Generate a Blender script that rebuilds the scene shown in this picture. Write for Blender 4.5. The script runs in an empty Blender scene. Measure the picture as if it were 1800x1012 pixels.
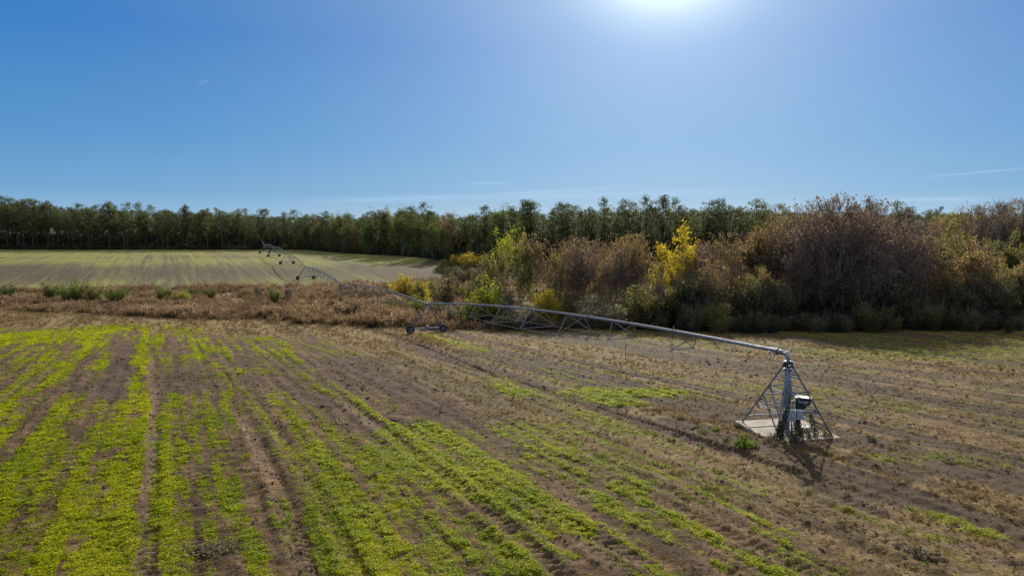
import bpy, math, random
import numpy as np
from mathutils import Vector, Matrix
R = math.radians
random.seed(7)
rng = np.random.default_rng(11)
S = bpy.context.scene
COL = S.collection

# ------------------------------------------------------------------ camera model (photo is 1800x1012, focal 1200 px)
CAMZ = 12.6
PITCH = math.atan(106/1200)
cp, sp = math.cos(PITCH), math.sin(PITCH)

def ray(x, y):
    a, b = (x-900)/1200, (506-y)/1200
    return np.array([a, cp+b*sp, -sp+b*cp])

def at(x, y, Y):
    r = ray(x, y)*(Y/ray(x, y)[1])
    return Vector((r[0], r[1], r[2]+CAMZ))

# terrain profile: distance -> height, from the places where wheels and edges touch the ground
_prof = [(-400, 4.0), (0, 3.7), (18, 3.35), (26, 3.2), (32, at(1380, 757, 32).z)]
_prof += [(Y, at(900, y, Y).z) for Y, y in ((81.5, 586), (134, 530), (179, 491.5), (224, 464), (264, 451), (310, 444.8))]
_prof += [(365, at(0, 438.5, 365).z), (500, 0.8), (6000, -6)]
_ty = np.concatenate([np.arange(-400, 600, 1.0), np.array([1000, 6000.])])
_tz = np.interp(_ty, [p[0] for p in _prof], [p[1] for p in _prof])
_k = np.exp(-np.linspace(-2, 2, 31)**2); _k /= _k.sum()
_mid = np.convolve(_tz[:1000], _k, mode='same')
_tz[20:980] = _mid[20:980]

# ------------------------------------------------------------------ noise
def _hash(ix, iy, s):
    h = (ix.astype(np.int64)*374761393 + iy.astype(np.int64)*668265263 + s*974634777) & 0xffffffff
    h = ((h ^ (h >> 13))*1274126177) & 0xffffffff
    return ((h ^ (h >> 16)) & 0xffff)/65535.0

def vn(x, y, s=0):
    x = np.asarray(x, float); y = np.asarray(y, float)
    ix = np.floor(x); iy = np.floor(y)
    fx = x-ix; fy = y-iy
    fx = fx*fx*(3-2*fx); fy = fy*fy*(3-2*fy)
    a = _hash(ix, iy, s); b = _hash(ix+1, iy, s); c = _hash(ix, iy+1, s); d = _hash(ix+1, iy+1, s)
    return (a*(1-fx)+b*fx)*(1-fy)+(c*(1-fx)+d*fx)*fy

def fbm(x, y, s=0, o=4):
    r = 0; a = .5; t = 0
    for k in range(o):
        r = r+a*vn(x, y, s+k*17); t += a
        x = x*2.03+3.1; y = y*2.03+1.7; a *= .55
    return r/t

def sst(a, b, x):
    t = np.clip((x-a)/(b-a), 0, 1); return t*t*(3-2*t)

def base_z(X, Y):
    X = np.asarray(X, float); Y = np.asarray(Y, float)
    z = np.interp(Y, _ty, _tz)
    z = z + (fbm(X/45, Y/45, 5, 2)-.5)*.7*sst(30, 90, np.abs(X)+Y*.2)*(1-.7*sst(150, 200, Y))
    return z

def ground_px(x, y):
    """the ground point seen at photo pixel (x, y)"""
    r = ray(x, y)
    lo, hi = 5., 700.
    Ys = np.linspace(lo, hi, 3000)
    P = np.outer(Ys/r[1], r); P[:, 2] += CAMZ
    g = base_z(P[:, 0], P[:, 1])
    k = np.argmax(P[:, 2] < g)
    return P[k, 0], P[k, 1]

# row direction of the crop
DX, DY = -.453, .891
def uv(X, Y): return .891*X+.453*Y, DX*X+DY*Y

# ------------------------------------------------------------------ ground cover masks (real places on the field)
def seglist(L):
    out = []
    for x1, y1, x2, y2, w1, w2, a in L:
        p = ground_px(x1, y1); q = ground_px(x2, y2)
        l = math.hypot(x2-x1, y2-y1); nx, ny = -(y2-y1)/l, (x2-x1)/l
        gl = math.hypot(q[0]-p[0], q[1]-p[1]); gx, gy = (q[0]-p[0])/gl, (q[1]-p[1])/gl
        def wid(x, y, w):
            a_ = ground_px(x+nx*w, y+ny*w); b_ = ground_px(x-nx*w, y-ny*w)
            return max(.05, abs(-(a_[0]-b_[0])*gy+(a_[1]-b_[1])*gx)/2)
        out.append((p, q, wid(x1, y1, w1), wid(x2, y2, w2), a))
    return out

GREEN = seglist([
 (-60,800,180,578,22,9,1),(0,598,230,572,14,8,.8),(0,900,130,690,80,22,.9),(30,1030,100,800,100,50,.9),(-60,760,60,640,30,14,.5),
 (180,1035,254,580,46,8,1.6),(288,1035,288,690,24,10,.95),(322,810,300,700,22,10,.75),(375,1035,368,830,40,24,.65),(372,840,362,700,16,10,.45),
 (575,1020,380,632,15,9,1.1),(535,910,500,780,22,10,.6),(600,850,520,745,24,12,.85),(650,905,590,835,46,28,1),(720,1020,640,900,60,45,.85),
 (640,790,730,880,16,26,.65),(425,650,455,655,10,8,1.1),(350,608,400,622,8,8,.75),(340,600,352,680,6,8,.5),(470,592,650,738,8,12,.8),(550,640,700,716,9,10,.65),
 (460,636,500,730,5,6,.55),(715,758,860,850,40,56,1.7),(860,850,985,925,54,30,1.6),(900,940,1000,985,12,7,1),(730,880,840,1000,26,44,.6),
 (880,665,905,700,18,12,.8),(860,735,960,805,18,14,.8),(960,805,1080,880,22,22,.85),(1080,880,1200,935,22,24,.7),(1080,930,1180,1020,30,40,.8),
 (1020,692,1185,688,8,6,1.5),(1050,704,1110,710,7,6,1.3),(940,690,1010,700,10,10,.6),(950,740,1250,860,55,45,.42),(1090,850,1260,935,11,12,.9),
 (1230,870,1370,950,9,10,.9),(1100,940,1150,1000,35,40,.75),(1250,960,1400,1020,22,24,.65),(1380,965,1520,1030,14,16,.55),(1130,815,1210,850,9,9,.6),
 (1480,622,1900,622,12,18,.34),(1620,900,1720,925,12,16,.5),(1500,905,1640,940,8,10,.4),(160,600,200,640,10,6,.5),(760,590,850,615,9,7,.6),
 (900,985,960,1035,30,40,.5),(250,577,330,580,6,6,.5),(560,690,640,745,5,6,.4),(1500,800,1760,815,8,14,.3),(1480,690,1500,720,6,6,.2)])
DRY = seglist([
 (-80,556,760,585,14,14,1),(760,600,1300,640,18,24,.6),(1220,740,1700,870,60,90,1),(1440,640,1850,700,30,50,.55),(1100,740,1330,820,20,30,.9),
 (980,690,1230,770,8,12,.7),(700,600,760,600,10,10,1),(1200,850,1560,960,16,26,.6),(1750,900,1850,1010,60,90,.6),(1500,760,1700,800,50,60,.6)])
BARE = seglist([
 (200,700,225,600,26,12,1),(110,900,130,1010,14,14,.8),(500,860,410,700,16,14,1),(560,1020,470,800,24,10,1),(620,640,850,720,38,40,1.1),
 (560,700,700,790,22,16,.9),(330,664,400,650,40,30,.7),(430,620,560,700,16,16,.6),(700,600,900,660,18,16,.6),(900,900,1000,1010,20,24,.5),
 (240,1020,262,800,14,8,.8),(800,870,900,1020,8,12,.6),(1150,700,1220,760,8,10,.7)])

SHADOW_RUT = seglist([(733,602,800,631,2.5,2.5,1),(800,631,870,664,2.5,2.5,1),(1040,715,1130,748,3,3,1),(1130,748,1230,782,3,3,1),(1230,782,1330,812,3,3,1),(1330,812,1410,838,3,2,1)])  # wheel rut, darkened so the pipe's cast shadow is painted in with it
def segsum(X, Y, L, jx=0, jy=0):
    g = np.zeros_like(X)
    for (p, q, w1, w2, a) in L:
        dx, dy = q[0]-p[0], q[1]-p[1]; l2 = dx*dx+dy*dy
        t = np.clip(((X-p[0])*dx+(Y-p[1])*dy)/l2, 0, 1)
        d = np.hypot(X+jx-(p[0]+t*dx), Y+jy-(p[1]+t*dy))
        w = w1+(w2-w1)*t
        g = np.maximum(g, a*(1-sst(.55, 1.45, d/w)))
    return g

def band(X, Y):
    """dry brush strip in the wet dip between the two fields: 0..1"""
    n = (fbm(X/9, Y/9, 41, 3)-.5)
    front = np.interp(X, [-260, -88, -50, -14, -4, 10], [122, 112, 99, 87.5, 86, 86])+n*7
    back = np.interp(X, [-260, -110, -50, -10, 10], [150, 152, 163, 172, 175])+n*10
    return sst(front-1.5, front+1.5, Y)*(1-sst(back-3, back+3, Y))*(1-sst(14, 40, X))

def wood_edge(X):   # front edge of the woods, Y at X
    return np.interp(X, [-900, -270, -108, -70, -22, 0, 600], [362, 362, 360, 300, 243, 236, 236])

def thicket(X, Y):
    f = np.interp(X, [-36, -30, -18, -10, 0, 12, 30, 60, 120], [900, 225, 190, 150, 100, 86, 81, 82, 84])
    return sst(f-1, f+3, Y)

def masks(X, Y):
    u, v = uv(X, Y)
    wx = (fbm(u*.8, v*.18, 3, 3)-.5)*1.6; wy = (fbm(X*.35, Y*.35, 9, 3)-.5)*2.0
    g = segsum(X, Y, GREEN, wx, wy)
    b = segsum(X, Y, BARE, wx, wy)
    d = segsum(X, Y, DRY, wx*2, wy*2)
    streak = fbm(u*1.9, v*.11, 21, 4); patch = fbm(X*.5, Y*.5, 31, 4); fine = fbm(X*2.6, Y*2.6, 37, 3)
    near = 1-sst(84, 100, Y)
    streak2 = fbm(u*3.3, v*.07, 23, 3)
    low = sst(.40, .60, streak*.5+streak2*.3+patch*.2)*.52*near
    low = low*(1-sst(9, 18, u)*.40)                    # thins out to the right of the pivot line
    G = np.maximum(g, low*(1-.8*d))
    G = G*(1-.85*np.clip(b, 0, 1)*(1-.6*np.clip(g-.8, 0, 1)))
    G = np.clip(G*(0.40+1.3*sst(.32, .62, patch*.25+fine*.25+streak*.25+streak2*.25))*(.45+.65*sst(.36, .56, streak2*.7+fine*.3)), 0, 1.25)
    # far field
    far = sst(140, 160, Y)*(1-thicket(X, Y))
    st = fbm(u*1.5, v*.007, 51, 4)*.6+.4*fbm(u*4, v*.01, 52, 2); st2 = fbm(u/14, v/60, 57, 3)
    Yr = Y+(fbm(X/30, Y/30, 60, 2)-.5)*30
    gf = .34+.34*sst(178, 250, Yr)+(st-.5)*.5+(st2-.5)*.6-.3*np.exp(-((Y-262-X*.03)/3.5)**2)
    gf = gf-.30*np.exp(-((Yr-200)/20)**2)+.2*(1-sst(160, 185, Yr))
    G = G*(1-sst(92, 110, Y))+np.clip(gf, 0, 1)*far
    D = np.clip(d, 0, 1)*(1-sst(130, 150, Y))
    s3 = fbm(u*.8, v*.018, 77, 4); s4 = fbm(u*2.4, v*.05, 78, 3)
    rgt = sst(10, 20, u)*(1-sst(95, 110, Y))
    D = np.maximum(D, rgt*sst(.36, .62, s3*.6+s4*.2+patch*.2)*.9)
    D = D*(1-.6*sst(.49, .56, fbm(u*.55, v*.022, 71, 3)*.78+.22*patch)*rgt)
    G = np.maximum(G, rgt*(1-np.clip(d, 0, 1)*.7)*sst(.50, .66, fbm(u*.5+9, v*.05, 79, 3)*.6+patch*.4)*.36)
    D = np.maximum(D, band(X, Y))
    # dark residue stripes on the right part
    sr = fbm(u*.55, v*.022, 71, 3)
    dark = 1.15*sst(.49, .56, sr*.78+.22*patch)*sst(10, 18, u)*(1-sst(95, 110, Y))
    dark = np.maximum(dark, sst(.56, .66, fbm(u*1.1, v*.07, 74, 3)*.6+.4*fine)*.7*(1-sst(100, 120, Y)))
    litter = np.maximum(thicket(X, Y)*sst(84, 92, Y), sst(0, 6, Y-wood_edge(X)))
    dark = np.maximum(dark, np.clip(b, 0, 1)*.75)
    dark = dark*(1-.75*np.clip(g, 0, 1))
    shadow_rut = segsum(X, Y, SHADOW_RUT, wx*.08, wy*.08)
    dark = np.maximum(dark, shadow_rut*1.6); G = G*(1-shadow_rut*.8); D = D*(1-shadow_rut)
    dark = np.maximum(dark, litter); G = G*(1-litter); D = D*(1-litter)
    return G, np.clip(D, 0, 1), np.clip(dark, 0, 1.6)

# ------------------------------------------------------------------ small helpers
def tag(o, label=None, cat=None, group=None, kind=None):
    if label: o['label'] = label
    if cat: o['category'] = cat
    if group: o['group'] = group
    if kind: o['kind'] = kind
    return o

def empty(name, loc=(0, 0, 0), rz=0, parent=None):
    o = bpy.data.objects.new(name, None); COL.objects.link(o)
    o.location = loc; o.rotation_euler = (0, 0, rz); o.empty_display_size = .3
    if parent: o.parent = parent
    return o

def link(name, me, parent=None, loc=None):
    o = bpy.data.objects.new(name, me); COL.objects.link(o)
    if parent: o.parent = parent
    if loc is not None: o.location = loc
    return o

def np_mesh(name, V, F, mats, smooth=False, attr=None, mi=None):
    """V (n,3); F (m,4) or (m,3) integer arrays or a list of such"""
    V = np.asarray(V, np.float32)
    Fs = F if isinstance(F, list) else [F]
    Fs = [np.asarray(f, np.int32) for f in Fs if len(f)]
    me = bpy.data.meshes.new(name)
    me.vertices.add(len(V)); me.vertices.foreach_set('co', V.ravel())
    loops = np.concatenate([f.ravel() for f in Fs])
    tot = np.concatenate([np.full(len(f), f.shape[1], np.int32) for f in Fs])
    st = np.concatenate([[0], np.cumsum(tot)[:-1]]).astype(np.int32)
    me.loops.add(len(loops)); me.loops.foreach_set('vertex_index', loops)
    me.polygons.add(len(tot)); me.polygons.foreach_set('loop_start', st); me.polygons.foreach_set('loop_total', tot)
    me.polygons.foreach_set('use_smooth', np.full(len(tot), smooth))
    for m in (mats if isinstance(mats, (list, tuple)) else [mats]): me.materials.append(m)
    if mi is not None: me.polygons.foreach_set('material_index', np.asarray(mi, np.int32))
    if attr is not None:
        for nm, arr in attr.items():
            a = me.attributes.new(nm, 'FLOAT', 'POINT'); a.data.foreach_set('value', np.asarray(arr, np.float32))
    me.update(); me.validate()
    return me

class MB:
    """collects tubes, boxes, bars into one mesh"""
    def __init__(s): s.V = []; s.Q = []; s.T = []; s.n = 0
    def add(s, V, Q=None, T=None):
        V = np.asarray(V, float); s.V.append(V)
        if Q is not None and len(Q): s.Q.append(np.asarray(Q)+s.n)
        if T is not None and len(T): s.T.append(np.asarray(T)+s.n)
        s.n += len(V)
    def tube(s, P, r, n=8, caps=True):
        P = np.asarray(P, float); m = len(P)
        r = np.full(m, r) if np.isscalar(r) else np.asarray(r, float)
        T = np.gradient(P, axis=0); T /= np.linalg.norm(T, axis=1)[:, None]+1e-9
        up = np.array([0, 0, 1.]) if abs(T[0][2]) < .9 else np.array([1., 0, 0])
        V = []
        a = np.arange(n)*2*math.pi/n
        for k in range(m):
            e1 = np.cross(T[k], up); e1 /= np.linalg.norm(e1)+1e-9
            e2 = np.cross(e1, T[k]); up = e2
            V.append(P[k]+r[k]*(np.outer(np.cos(a), e1)+np.outer(np.sin(a), e2)))
        V = np.concatenate(V); Q = []
        for k in range(m-1):
            for j in range(n):
                j2 = (j+1) % n
                Q.append((k*n+j, k*n+j2, (k+1)*n+j2, (k+1)*n+j))
        Tt = []
        if caps:
            V = np.vstack([V, P[0], P[-1]]); c0, c1 = m*n, m*n+1
            for j in range(n):
                j2 = (j+1) % n
                Tt.append((c0, j2, j)); Tt.append((c1, (m-1)*n+j, (m-1)*n+j2))
        s.add(V, Q, Tt); return s
    def bar(s, a, b, w, h=None):
        """angle iron / flat bar of box section from a to b"""
        h = h or w
        a = np.asarray(a, float); b = np.asarray(b, float)
        t = b-a; t /= np.linalg.norm(t)
        up = np.array([0, 0, 1.]) if abs(t[2]) < .95 else np.array([0, 1., 0])
        e1 = np.cross(t, up); e1 /= np.linalg.norm(e1); e2 = np.cross(e1, t)
        c = [(-1, -1), (1, -1), (1, 1), (-1, 1)]
        V = [a+e1*w/2*i+e2*h/2*j for i, j in c]+[b+e1*w/2*i+e2*h/2*j for i, j in c]
        s.add(V, [(0, 1, 2, 3), (7, 6, 5, 4), (0, 4, 5, 1), (1, 5, 6, 2), (2, 6, 7, 3), (3, 7, 4, 0)]); return s
    def angle(s, a, b, w, t=.008):
        """an L section: two thin flanges"""
        a = np.asarray(a, float); b = np.asarray(b, float)
        d = b-a; d /= np.linalg.norm(d)
        up = np.array([0, 0, 1.]) if abs(d[2]) < .95 else np.array([0, 1., 0])
        e1 = np.cross(d, up); e1 /= np.linalg.norm(e1); e2 = np.cross(e1, d)
        pts = [(0, 0), (w, 0), (w, t), (t, t), (t, w), (0, w)]
        V = [a+e1*i+e2*j for i, j in pts]+[b+e1*i+e2*j for i, j in pts]
        Q = [(k, (k+1) % 6, 6+(k+1) % 6, 6+k) for k in range(6)]
        Q += [(0, 1, 2, 3), (0, 3, 4, 5), (9, 8, 7, 6), (11, 10, 9, 6)]
        s.add(V, Q); return s
    def box(s, c, d, rz=0, bev=0):
        x, y, z = [k/2 for k in d]; cs, sn = math.cos(rz), math.sin(rz)
        if bev:
            ring = []
            for sx, sy in ((1, 1), (-1, 1), (-1, -1), (1, -1)):
                for q in (0, 1):
                    ring.append((sx*(x-(bev if (q ^ (sx*sy < 0)) else 0)), sy*(y-(0 if (q ^ (sx*sy < 0)) else bev))))
            P = [(px, py, -z) for px, py in ring]+[(px, py, z-bev) for px, py in ring]+[(px*(1-bev/x), py*(1-bev/y), z) for px, py in ring]
            V = [(c[0]+px*cs-py*sn, c[1]+px*sn+py*cs, c[2]+pz) for px, py, pz in P]
            Q = []
            for k in range(2):
                for j in range(8): Q.append((k*8+j, k*8+(j+1) % 8, k*8+8+(j+1) % 8, k*8+8+j))
            T = [(16, 16+j, 17+j) for j in range(1, 7)]+[(0, 1+j, j) for j in range(1, 7)]
            s.add(V, Q, T); return s
        P = [(-x, -y, -z), (x, -y, -z), (x, y, -z), (-x, y, -z), (-x, -y, z), (x, -y, z), (x, y, z), (-x, y, z)]
        V = [(c[0]+px*cs-py*sn, c[1]+px*sn+py*cs, c[2]+pz) for px, py, pz in P]
        s.add(V, [(3, 2, 1, 0), (4, 5, 6, 7), (0, 1, 5, 4), (1, 2, 6, 5), (2, 3, 7, 6), (3, 0, 4, 7)]); return s
    def ring(s, c, axis, prof, n=24):
        """lathe: prof = (offset along axis, radius) closed loop"""
        axis = np.asarray(axis, float); axis /= np.linalg.norm(axis)
        up = np.array([0, 0, 1.]) if abs(axis[2]) < .9 else np.array([1., 0, 0])
        e1 = np.cross(axis, up); e1 /= np.linalg.norm(e1); e2 = np.cross(axis, e1)
        m = len(prof); V = []; Q = []
        for k in range(n):
            a = 2*math.pi*k/n; d = math.cos(a)*e1+math.sin(a)*e2
            for o, r in prof: V.append(np.asarray(c)+axis*o+d*r)
        for k in range(n):
            k2 = (k+1) % n
            for j in range(m):
                j2 = (j+1) % m; Q.append((k*m+j, k*m+j2, k2*m+j2, k2*m+j))
        s.add(V, Q); return s
    def build(s, name, mat, parent=None, smooth=False, loc=None, attr=None):
        F = []
        if s.Q: F.append(np.concatenate([np.asarray(q).reshape(-1, 4) for q in s.Q]))
        if s.T: F.append(np.concatenate([np.asarray(q).reshape(-1, 3) for q in s.T]))
        me = np_mesh(name, np.concatenate(s.V), F, mat, smooth, attr)
        return link(name, me, parent, loc)

# ------------------------------------------------------------------ materials
def newmat(name):
    m = bpy.data.materials.new(name); m.use_nodes = True
    nt = m.node_tree; nt.nodes.clear()
    out = nt.nodes.new('ShaderNodeOutputMaterial')
    return m, nt, out

def nd(nt, t, **kw):
    n = nt.nodes.new(t)
    for k, v in kw.items():
        if k in n.inputs.keys() if isinstance(k, str) else False: n.inputs[k].default_value = v
        else: setattr(n, k, v)
    return n

def ramp(nt, fac, stops):
    r = nt.nodes.new('ShaderNodeValToRGB'); e = r.color_ramp.elements
    while len(e) < len(stops): e.new(.5)
    for el, (p, c) in zip(e, stops):
        el.position = p; el.color = (c[0], c[1], c[2], 1)
    nt.links.new(fac, r.inputs[0]); return r.outputs[0]

def mixc(nt, f, a, b, bt='MIX'):
    m = nt.nodes.new('ShaderNodeMix'); m.data_type = 'RGBA'; m.blend_type = bt
    for sock, v in ((m.inputs[0], f), (m.inputs[6], a), (m.inputs[7], b)):
        if hasattr(v, 'links') or isinstance(v, bpy.types.NodeSocket): nt.links.new(v, sock)
        else: sock.default_value = (v if not isinstance(v, (tuple, list)) else (*v[:3], 1))
    return m.outputs[2]

def mth(nt, op, a, b=None, c=None, clamp=False):
    m = nt.nodes.new('ShaderNodeMath'); m.operation = op; m.use_clamp = clamp
    for i, v in enumerate((a, b, c)):
        if v is None: continue
        if isinstance(v, bpy.types.NodeSocket): nt.links.new(v, m.inputs[i])
        else: m.inputs[i].default_value = v
    return m.outputs[0]

def leafmat(name, stops, trans=.45, rough=.6, inst=False, sat=None, tcol=1.3):
    """colour varies leaf by leaf (attribute v) and plant by plant"""
    m, nt, out = newmat(name)
    a = nt.nodes.new('ShaderNodeAttribute'); a.attribute_name = 'v'
    if inst:
        t = nt.nodes.new('ShaderNodeAttribute'); t.attribute_type = 'INSTANCER'; t.attribute_name = 'tint'; rnd = t.outputs['Fac']
    else:
        rnd = nt.nodes.new('ShaderNodeObjectInfo').outputs['Random']
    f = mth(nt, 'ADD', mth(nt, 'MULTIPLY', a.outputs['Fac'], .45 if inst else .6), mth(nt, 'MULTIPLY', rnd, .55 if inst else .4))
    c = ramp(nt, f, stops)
    d = nt.nodes.new('ShaderNodeBsdfPrincipled'); d.inputs['Roughness'].default_value = rough
    d.inputs['Specular IOR Level'].default_value = .10
    nt.links.new(c, d.inputs['Base Color'])
    tr = nt.nodes.new('ShaderNodeBsdfTranslucent')
    c2 = mixc(nt, 1.0, c, (tcol, tcol*1.02, tcol*.7), 'MULTIPLY')
    nt.links.new(c2, tr.inputs['Color'])
    mx = nt.nodes.new('ShaderNodeMixShader'); mx.inputs[0].default_value = trans
    nt.links.new(d.outputs[0], mx.inputs[1]); nt.links.new(tr.outputs[0], mx.inputs[2])
    nt.links.new(mx.outputs[0], out.inputs[0])
    return m

def barkmat(name, c1, c2, scale=3):
    m, nt, out = newmat(name)
    tc = nt.nodes.new('ShaderNodeTexCoord'); n = nt.nodes.new('ShaderNodeTexNoise')
    n.inputs['Scale'].default_value = scale; n.inputs['Detail'].default_value = 5
    mp = nt.nodes.new('ShaderNodeMapping'); mp.inputs['Scale'].default_value = (1, 1, .25)
    nt.links.new(tc.outputs['Object'], mp.inputs[0]); nt.links.new(mp.outputs[0], n.inputs[0])
    c = ramp(nt, n.outputs[0], [(.3, c1), (.7, c2)])
    d = nt.nodes.new('ShaderNodeBsdfPrincipled'); d.inputs['Roughness'].default_value = .9
    b = nt.nodes.new('ShaderNodeBump'); b.inputs['Strength'].default_value = .4
    nt.links.new(n.outputs[0], b.inputs['Height']); nt.links.new(b.outputs[0], d.inputs['Normal'])
    nt.links.new(c, d.inputs['Base Color']); nt.links.new(d.outputs[0], out.inputs[0])
    return m

def hardmat(name, c1, c2, rough=.5, metal=0, scale=4, bump=.1, spec=.5):
    m, nt, out = newmat(name)
    tc = nt.nodes.new('ShaderNodeTexCoord'); n = nt.nodes.new('ShaderNodeTexNoise')
    n.inputs['Scale'].default_value = scale; n.inputs['Detail'].default_value = 6; n.inputs['Roughness'].default_value = .65
    nt.links.new(tc.outputs['Object'], n.inputs[0])
    c = ramp(nt, n.outputs[0], [(.35, c1), (.68, c2)])
    d = nt.nodes.new('ShaderNodeBsdfPrincipled')
    d.inputs['Metallic'].default_value = metal; d.inputs['Specular IOR Level'].default_value = spec
    rr = nt.nodes.new('ShaderNodeMapRange'); rr.inputs[3].default_value = rough-.12; rr.inputs[4].default_value = min(1, rough+.15)
    nt.links.new(n.outputs[0], rr.inputs[0]); nt.links.new(rr.outputs[0], d.inputs['Roughness'])
    b = nt.nodes.new('ShaderNodeBump'); b.inputs['Strength'].default_value = bump
    nt.links.new(n.outputs[0], b.inputs['Height']); nt.links.new(b.outputs[0], d.inputs['Normal'])
    nt.links.new(c, d.inputs['Base Color']); nt.links.new(d.outputs[0], out.inputs[0])
    return m

M = {}
M['galv'] = hardmat('galvanised_steel', (.15, .17, .205), (.28, .31, .36), .42, .55, 6)
M['galv_dull'] = hardmat('weathered_galvanised_steel', (.17, .19, .22), (.30, .32, .35), .55, .35, 9)
M['rod'] = hardmat('dull_truss_steel', (.20, .19, .175), (.32, .30, .28), .8, .0, 9, .1, .15)
M['tyre'] = hardmat('tyre_rubber', (.018, .017, .016), (.045, .04, .036), .85, 0, 14, .2)
M['rim'] = hardmat('wheel_rim_steel', (.09, .085, .08), (.18, .17, .16), .5, .4, 9)
M['black'] = hardmat('black_plastic', (.012, .012, .013), (.03, .03, .032), .45, 0, 10)
M['boxgrey'] = hardmat('panel_paint', (.42, .45, .48), (.55, .58, .60), .4, .1, 8)
M['boxblack'] = hardmat('dark_cabinet_paint', (.016, .02, .018), (.035, .045, .04), .5, 0, 8)
M['white'] = hardmat('white_plastic', (.62, .62, .6), (.8, .8, .78), .45, 0, 8)
M['concrete'] = hardmat('concrete', (.15, .115, .075), (.42, .375, .29), .9, 0, 1.3, .3)
M['hose'] = hardmat('black_hose', (.03, .03, .035), (.07, .07, .075), .6, 0, 8)
M['blueband'] = hardmat('blue_band', (.05, .22, .42), (.08, .30, .52), .5, 0, 8)
M['cable'] = hardmat('cable_jacket', (.42, .28, .28), (.55, .42, .42), .5, 0, 8)
M['pinebark'] = barkmat('pine_bark', (.060, .045, .035), (.16, .115, .085))
M['bark'] = barkmat('grey_bark', (.11, .095, .08), (.28, .24, .20))
M['twig'] = barkmat('twig_bark', (.14, .098, .078), (.31, .235, .19))
M['deadstem'] = barkmat('dead_stem', (.10, .07, .045), (.22, .16, .10))
M['needle'] = leafmat('pine_needles', [(0, (.035, .048, .030)), (.5, (.090, .105, .050)), (1, (.21, .21, .085))], .4)
M['oakleaf'] = leafmat('wood_edge_leaves', [(0, (0.049, 0.076, 0.027)), (.5, (0.104, 0.137, 0.042)), (1, (0.228, 0.228, 0.067))], 0.5)
M['rustwood'] = leafmat('rust_wood_leaves', [(0, (0.108, 0.054, 0.036)), (.5, (0.216, 0.099, 0.063)), (1, (0.324, 0.180, 0.090))], 0.5)
M['olive'] = leafmat('olive_leaves', [(0, (.060, .060, .024)), (.5, (.15, .138, .050)), (1, (.30, .26, .085))], .5)
M['gold'] = leafmat('golden_leaves', [(0, (0.161, 0.138, 0.018)), (.5, (0.345, 0.265, 0.023)), (1, (0.529, 0.391, 0.034))], 0.55)
M['lime'] = leafmat('yellow_green_leaves', [(0, (0.120, 0.144, 0.022)), (.5, (0.228, 0.240, 0.030)), (1, (0.360, 0.336, 0.048))], 0.55)
M['russet'] = leafmat('russet_leaves', [(0, (.085, .058, .032)), (.5, (.185, .128, .062)), (1, (.35, .235, .11))], .5)
M['plum'] = leafmat('purple_brown_seed_heads', [(0, (.060, .036, .030)), (.5, (.17, .105, .085)), (1, (.36, .25, .20))], .4)
M['dark'] = leafmat('dark_evergreen_leaves', [(0, (.022, .028, .014)), (.5, (.065, .07, .034)), (1, (.17, .16, .075))], .4)
M['bramble'] = leafmat('bramble_leaves', [(0, (.06, .048, .032)), (.5, (.15, .12, .075)), (1, (.34, .29, .19))], .45)
M['fluff'] = leafmat('seed_fluff', [(0, (.26, .22, .15)), (.5, (.42, .37, .27)), (1, (.6, .54, .42))], .4)
M['green'] = leafmat('fresh_green_leaves', [(0, (.05, .085, .012)), (.5, (.10, .16, .02)), (1, (.19, .26, .035))], .5)
M['bushgreen'] = leafmat('bush_green_leaves', [(0, (0.046, 0.065, 0.016)), (.5, (0.098, 0.130, 0.029)), (1, (0.169, 0.208, 0.052))], 0.5)
M['crop'] = leafmat('crop_leaves', [(0, (.08, .13, .008)), (.3, (.19, .26, .006)), (.6, (.38, .41, .006)), (.85, (.58, .54, .012)), (1, (.66, .56, .12))], .62, .5, True, tcol=1.4)
M['straw'] = leafmat('straw', [(0, (.09, .06, .035)), (.5, (.19, .13, .075)), (1, (.34, .25, .15))], .35, .7, True)
M['plume'] = leafmat('dry_plumes', [(0, (.065, .040, .028)), (.5, (.20, .122, .090)), (1, (.54, .39, .31))], .5, .7, True)
M['drystalk'] = leafmat('dry_stalks', [(0, (.05, .033, .022)), (.5, (.11, .075, .045)), (1, (.18, .13, .06))], .35, .8, True)
M['under'] = leafmat('undergrowth_leaves', [(0, (0.025, 0.032, 0.018)), (.5, (0.054, 0.058, 0.029)), (1, (0.126, 0.117, 0.054))], 0.4, .7, True)
M['clodm'] = hardmat('soil_clods', (.05, .034, .024), (.13, .09, .062), .95, 0, 12, .4, .1)

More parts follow.
